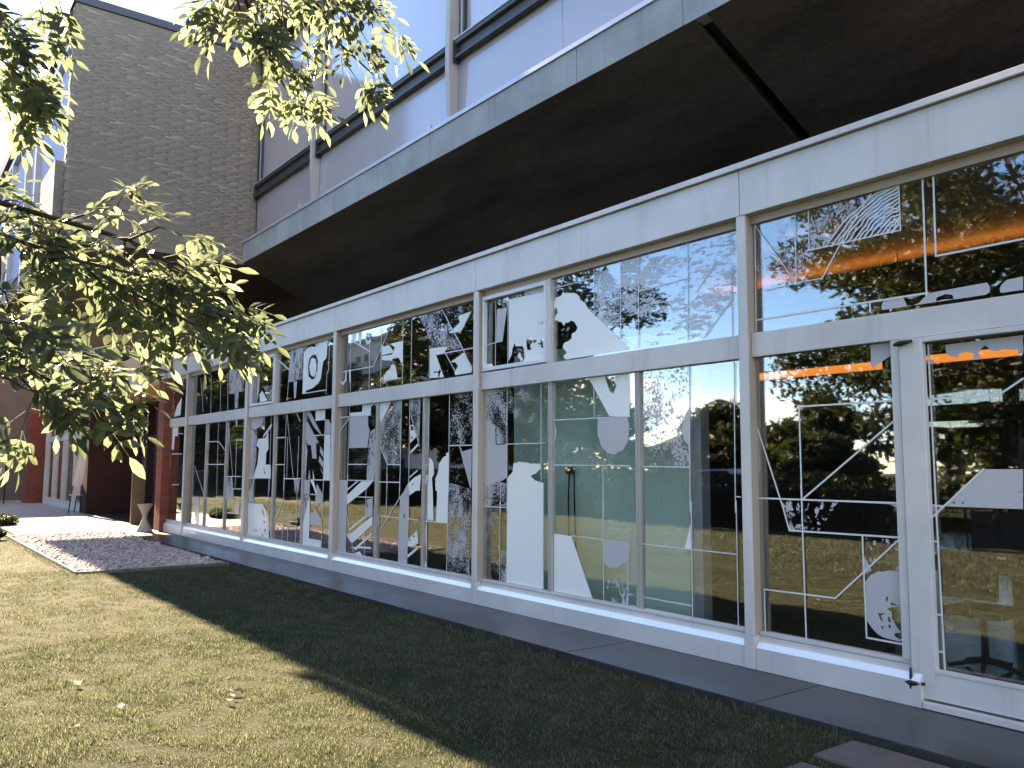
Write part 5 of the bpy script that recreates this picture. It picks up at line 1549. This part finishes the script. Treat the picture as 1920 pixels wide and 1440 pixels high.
# bushes beside the path
def bush(loc, r, h, label, seed):
    R_ = random.Random(seed)
    t = empty('low_bush', loc, label, 'bush', 'low bushes by the path')
    cs = [(loc[0] + R_.uniform(-r, r) * .6, loc[1] + R_.uniform(-r, r) * .35, loc[2] + h * R_.uniform(.25, .75)) for _ in range(14)]
    co, f, tone = leaf_cloud(cs, [r * .42] * 14, [130] * 14, .045, seed, .6)
    np_mesh('foliage', co, f, 3, M['foliage'], t, tone=tone)
    tubes('stems', [([loc, c], [.012, .004]) for c in cs], M['twig'], t, 4)
bush((-26.2, -2.85, GZ), .6, .30, 'low dark bush at the edge of the pale path', 3)
bush((-21.9, -3.45, GZ), .35, .22, 'small tuft of bush at the corner of the pebble bed', 4)

# ------------------------------------------------------------------ the ash whose branches hang into the picture
TWIGS = [
[[[-4.435,-5.793,2.816],[-3.848,-5.357,2.637],[-3.639,-5.158,2.549],[-3.418,-4.969,2.458],[-3.295,-4.781,2.337],[-3.163,-4.594,2.174]],0.014],
[[[-4.171,-5.73,2.645],[-3.684,-5.365,2.469],[-3.47,-5.122,2.361],[-3.257,-4.939,2.208],[-3.122,-4.754,2.09]],0.012],
[[[-3.951,-5.706,2.222],[-3.555,-5.355,2.045],[-3.339,-5.159,1.942],[-3.212,-4.989,1.857]],0.012],
[[[-3.765,-5.701,2.115],[-3.463,-5.361,1.976],[-3.25,-5.204,1.875],[-3.136,-5.096,1.791]],0.011],
[[[-3.576,-5.697,2.016],[-3.172,-5.418,1.908],[-3.067,-5.322,1.837]],0.01],
[[[-3.639,-5.158,2.549],[-3.512,-5.069,2.577],[-3.392,-4.98,2.565]],0.006],
[[[-3.418,-4.969,2.458],[-3.284,-4.888,2.494],[-3.271,-4.813,2.473]],0.006],
[[[-3.47,-5.122,2.361],[-3.334,-4.906,2.306],[-3.182,-4.671,2.209]],0.007],
[[[-3.555,-5.355,2.045],[-3.432,-5.166,2.029],[-3.302,-4.973,1.952]],0.007],
[[[-3.463,-5.361,1.976],[-3.262,-5.265,1.836],[-3.158,-5.223,1.796]],0.006],
[[[-3.257,-4.939,2.208],[-3.139,-4.837,2.133],[-3.008,-4.703,2.042]],0.006],
[[[-3.418,-4.969,2.458],[-3.317,-4.874,2.349],[-3.213,-4.78,2.221]],0.006],
[[[-3.684,-5.365,2.469],[-3.521,-5.371,2.274],[-3.35,-5.395,2.091]],0.006],
[[[-3.848,-5.357,2.637],[-3.749,-5.274,2.585],[-3.665,-5.206,2.471]],0.006],
[[[-3.774,-5.466,2.555],[-3.684,-5.329,2.455],[-3.598,-5.263,2.344]],0.006],
[[[-3.712,-5.46,2.377],[-3.529,-5.351,2.219],[-3.446,-5.319,2.074]],0.006],
[[[-3.47,-5.122,2.361],[-3.374,-5.006,2.218],[-3.256,-4.86,2.097]],0.006],
[[[-3.756,-5.252,2.548],[-3.645,-5.097,2.485],[-3.54,-4.958,2.378]],0.006],
[[[-2.957,-5.555,2.084],[-2.76,-5.462,2.004],[-2.654,-5.383,1.983]],0.006],
[[[-3.191,-4.727,3.806],[-3.409,-4.555,3.568],[-3.464,-4.435,3.391],[-3.405,-4.356,3.21]],0.011],
[[[-3.243,-4.398,3.929],[-3.449,-4.227,3.702],[-3.475,-4.079,3.544],[-3.373,-3.963,3.398]],0.012],
[[[-3.181,-4.28,3.944],[-3.339,-4.043,3.742],[-3.34,-3.902,3.623]],0.009],
[[[-3.169,-4.627,3.791],[-3.398,-4.607,3.616],[-3.4,-4.677,3.44]],0.008],
[[[-3.203,-4.505,3.862],[-3.383,-4.399,3.514],[-3.421,-4.447,3.25]],0.009],
[[[-3.449,-4.227,3.702],[-3.467,-4.251,3.474],[-3.455,-4.224,3.24]],0.006],
[[[-3.475,-4.079,3.544],[-3.414,-4.079,3.43],[-3.417,-4.022,3.372]],0.005],
[[[-3.31,-4.511,3.894],[-3.37,-4.337,3.701],[-3.356,-4.19,3.622]],0.007],
[[[-3.41,-4.655,3.817],[-3.519,-4.54,3.575],[-3.521,-4.441,3.511]],0.006],
[[[-3.285,-4.154,3.903],[-3.394,-4.122,3.714],[-3.333,-4.014,3.519]],0.006],
[[[-3.88,-5.845,3.67],[-3.775,-5.443,3.423],[-3.74,-5.346,3.241],[-3.691,-5.27,3.08]],0.011],
[[[-3.832,-5.822,3.316],[-3.691,-5.504,3.129],[-3.636,-5.344,2.964]],0.01],
[[[-3.713,-5.432,3.752],[-3.701,-5.312,3.547],[-3.723,-5.21,3.481]],0.008],
[[[-3.548,-5.755,3.446],[-3.514,-5.51,3.28],[-3.54,-5.394,3.207]],0.008],
[[[-3.706,-5.667,3.354],[-3.645,-5.462,3.229],[-3.683,-5.347,3.12]],0.007],
[[[-3.782,-5.654,3.183],[-3.721,-5.463,3.047],[-3.747,-5.376,2.962]],0.007],
[[[-3.654,-5.559,3.453],[-3.695,-5.412,3.354],[-3.705,-5.299,3.308]],0.006],
[[[-3.639,-5.615,3.259],[-3.672,-5.439,3.163],[-3.68,-5.311,3.119]],0.006],
[[[-4.797,-6.609,3.39],[-4.522,-6.114,3.158],[-4.291,-5.712,2.954],[-4.13,-5.544,2.785]],0.014],  # from here on unseen twigs, added to shade the leaves in view
[[[-4.563,-6.53,2.84],[-4.259,-6.061,2.645],[-4.014,-5.752,2.434],[-3.84,-5.547,2.265]],0.012],
[[[-4.031,-6.361,2.581],[-3.81,-5.958,2.395],[-3.554,-5.632,2.168]],0.008],
[[[-4.382,-6.435,3.894],[-4.156,-5.937,3.782],[-3.934,-5.618,3.569]],0.01],
[[[-3.48,-4.909,4.172],[-3.437,-4.697,3.981],[-3.388,-4.524,3.785]],0.008],
[[[-3.356,-4.621,4.232],[-3.319,-4.416,4.012],[-3.271,-4.285,3.82]],0.008]]

AX, AY = -5.2, -9.4
ash = empty('ash_tree', (AX, AY, GZ), 'ash tree with sunlit feathery leaves hanging into the picture', 'tree')
A0 = Vector((AX, AY, GZ - .05))
tubes('trunk', [([A0, A0 + Vector((.1, .1, 1.2)), A0 + Vector((.05, .3, 2.6)), A0 + Vector((.2, .5, 4.4)), A0 + Vector((.0, .3, 7.0))], [.24, .19, .17, .12, .05])], M['bark'], ash, 12)
root_hi, root_mid, root_lo = A0 + Vector((.2, .5, 4.4)), A0 + Vector((.12, .4, 3.4)), A0 + Vector((.05, .3, 2.6))
# limbs carry the twigs from the trunk
def limb(a, b, r0, r1, sag=.3):
    m_ = (a + b) / 2 + Vector((0, 0, sag))
    return ([a, a * .75 + b * .25 + Vector((0, 0, sag * .8)), m_, a * .25 + b * .75 + Vector((0, 0, sag * .6)), b], [r0, r0 * .8 + r1 * .2, (r0 + r1) / 2, r0 * .25 + r1 * .75, r1])
limbs = []
for i, (pts, r) in enumerate(TWIGS):
    if r >= .0095:
        p0 = Vector(pts[0])
        limbs.append(limb(root_hi if p0.z > 3.0 else root_mid if p0.z > 2.4 else root_lo, p0, .035, r, .35))
tubes('limbs', limbs, M['bark'], ash, 7)
tw = []
LEAVES = []       # (position, direction, up)
R_ = random.Random(12)
def grow(pts, r0, dens, level):
    pts = [Vector(p) for p in pts]
    tw.append((pts, [r0 * (1 - .75 * i / (len(pts) - 1)) for i in range(len(pts))]))
    tot = sum((pts[i + 1] - pts[i]).length for i in range(len(pts) - 1))
    s = .06 if level else .25
    while s < tot:
        d_ = s
        for i in range(len(pts) - 1):
            L_ = (pts[i + 1] - pts[i]).length
            if d_ <= L_:
                p = pts[i].lerp(pts[i + 1], d_ / L_)
                t = (pts[i + 1] - pts[i]).normalized()
                break
            d_ -= L_
        else:
            break
        side = t.cross(Vector((0, 0, 1))).normalized()
        q = R_.uniform(-1.2, 1.2)
        axis = (side * math.cos(q) + side.cross(t) * math.sin(q)).normalized()
        for sg in (-1, 1):
            if R_.random() < .12:
                continue
            out = (t * R_.uniform(.3, .8) + axis * sg * R_.uniform(.6, 1.0) + Vector((0, 0, R_.uniform(-.55, .25)))).normalized()
            if level == 0 and R_.random() < .45 and s < tot * .85:
                e = p + out * R_.uniform(.05, .14)
                grow([p, p.lerp(e, .5) + Vector((0, 0, .012)), e], r0 * .4, dens, 1)
            else:
                LEAVES.append((p + out * .01, out))
        s += dens * R_.uniform(.75, 1.3)
    e = pts[-1]
    t = (pts[-1] - pts[-2]).normalized()
    for k in range(3):
        LEAVES.append((e, (t + Vector((R_.uniform(-.6, .6), R_.uniform(-.6, .6), R_.uniform(-.6, .3)))).normalized()))
for pts, r in TWIGS:
    grow(pts, r, .112, 0)
tubes('twigs', tw, M['twig'], ash, 5)

def leaf_shape(seed):
    """pinnate leaf along +x, 5-9 leaflets; returns verts, tris"""
    g = random.Random(seed)
    v, f = [], []
    n = g.choice((2, 3, 3, 3))
    Ltot = g.uniform(.15, .20)
    def leaflet(base, d, L_, W_, roll):
        side = Vector((-d.y, d.x, 0)).normalized()
        up = Vector((0, 0, 1))
        side = side * math.cos(roll) + up * math.sin(roll)
        nrm = d.cross(side).normalized()
        k = len(v)
        fold = .16
        droop = g.uniform(.05, .25)
        def P(t, w):
            return base + d * (L_ * t) + side * (W_ * w) + nrm * (abs(w) * W_ * fold) - Vector((0, 0, droop * L_ * t * t))
        prof = [(0, 0), (.22, .62), (.52, 1.0), (.80, .60), (1.0, 0)]
        c = [P(t, 0) for t, w in prof]
        l = [P(t, w) for t, w in prof[1:4]]
        r = [P(t, -w) for t, w in prof[1:4]]
        v.extend(c + l + r)
        f.extend([(k, k + 5, k + 1), (k + 1, k + 5, k + 6), (k + 1, k + 6, k + 2), (k + 2, k + 6, k + 7), (k + 2, k + 7, k + 3), (k + 3, k + 7, k + 4),
                  (k, k + 1, k + 8), (k + 1, k + 9, k + 8), (k + 1, k + 2, k + 9), (k + 2, k + 10, k + 9), (k + 2, k + 3, k + 10), (k + 3, k + 4, k + 10)])
    def axis(t):
        return Vector((Ltot * t, 0, .02 * math.sin(t * 3) - .045 * t * t))
    for i in range(n):
        t = .34 + .58 * i / n
        for s in (-1, 1):
            a = math.radians(g.uniform(48, 64)) * s
            leaflet(axis(t), Vector((math.cos(a), math.sin(a), g.uniform(-.2, .1))).normalized(), g.uniform(.062, .086), g.uniform(.0125, .0175), g.uniform(-.35, .35))
    leaflet(axis(1.0), Vector((1, g.uniform(-.15, .15), -.15)).normalized(), g.uniform(.070, .092), g.uniform(.014, .0195), g.uniform(-.2, .2))
    k = len(v)
    w = .0016
    for t in (0, .5, 1):
        p = axis(t)
        v.extend([p + Vector((0, w, 0)), p + Vector((0, -w, 0)), p + Vector((0, 0, -w))])
    for i in (0, 3):
        f.extend([(k + i, k + i + 3, k + i + 4), (k + i, k + i + 4, k + i + 1), (k + i + 1, k + i + 4, k + i + 5), (k + i + 1, k + i + 5, k + i + 2)])
    return v, f
SH = [leaf_shape(s) for s in range(7)]
LM = []
for v_, f_ in SH:
    me = bpy.data.meshes.new('leaf')
    me.from_pydata([p[:] for p in v_], [], f_)
    me.materials.append(M['leaf'])
    me.update()
    LM.append(me)
def leaf_matrix(p, out):
    z = Vector((.6 + R_.uniform(-.8, .8), -.25 + R_.uniform(-.8, .8), .75)).normalized()
    y = z.cross(out)
    if y.length < .1:
        y = Vector((0, 1, 0)).cross(out)
    y.normalize()
    z = out.cross(y)
    s = R_.uniform(.72, 1.05)
    return Matrix(((out.x * s, y.x * s, z.x * s, p.x), (out.y * s, y.y * s, z.y * s, p.y), (out.z * s, y.z * s, z.z * s, p.z), (0, 0, 0, 1)))
mats = [(leaf_matrix(p, o_), R_.randrange(7)) for p, o_ in LEAVES]
mats.sort(key=lambda q: (q[0].translation - CAM).length)
def in_view(p):
    q = p - CAM
    w = q.dot(_d)
    return w > .3 and abs(q.dot(_r) / w) < .62 and abs(q.dot(_u) / w) < .47
vis = [q for q in mats if in_view(q[0].translation + q[0].to_3x3() @ Vector((.1, 0, 0)))]
sing = vis[:300]
ids = set(id(q) for q in sing)
for mtx, k in sing:
    o = bpy.data.objects.new('leaf', LM[k])
    COL.objects.link(o)
    o.parent = ash
    o.matrix_parent_inverse = Matrix.Translation(ash.location).inverted()
    o.matrix_basis = mtx
v, f, tn = [], [], []
for q in mats:
    if id(q) in ids:
        continue
    mtx, k = q
    n = len(v)
    v.extend([mtx @ p for p in SH[k][0]])
    f.extend([tuple(i + n for i in t) for t in SH[k][1]])
    tn.extend([R_.random()] * len(SH[k][0]))
me = np_mesh('leaves', np.array([p[:] for p in v]), np.array(f).reshape(-1), 3, M['leaf'], ash, tone=tn)
stuff(me)
print('ash leaves', len(mats), 'in view', len(vis))
# the rest of its crown, beside and behind the camera
cs, rs = [], []
for i in range(130):
    a = R_.uniform(0, 6.28); u = R_.random()
    pr = 5.0 * R_.uniform(.15, 1.0) ** .7
    c = Vector((AX - .6 + pr * math.cos(a), AY - .6 + pr * math.sin(a), 2.6 + 7.2 * u * (1 - .05 * pr)))
    if c.y > -7.1 or (c - CAM).length < 2.6:
        continue
    cs.append(c[:]); rs.append(R_.uniform(.6, .95))
co, f, tone = leaf_cloud(cs, rs, [420] * len(cs), .085, 8)
stuff(np_mesh('crown', co, f, 3, M['foliage'], ash, tone=tone))
tubes('branches', [([A0 + Vector((.1, .4, 3.0 + .03 * i)), A0.lerp(Vector(c), .5) + Vector((0, 0, 1.8)), Vector(c)], [.05, .03, .006]) for i, c in enumerate(cs)], M['bark'], ash, 5)
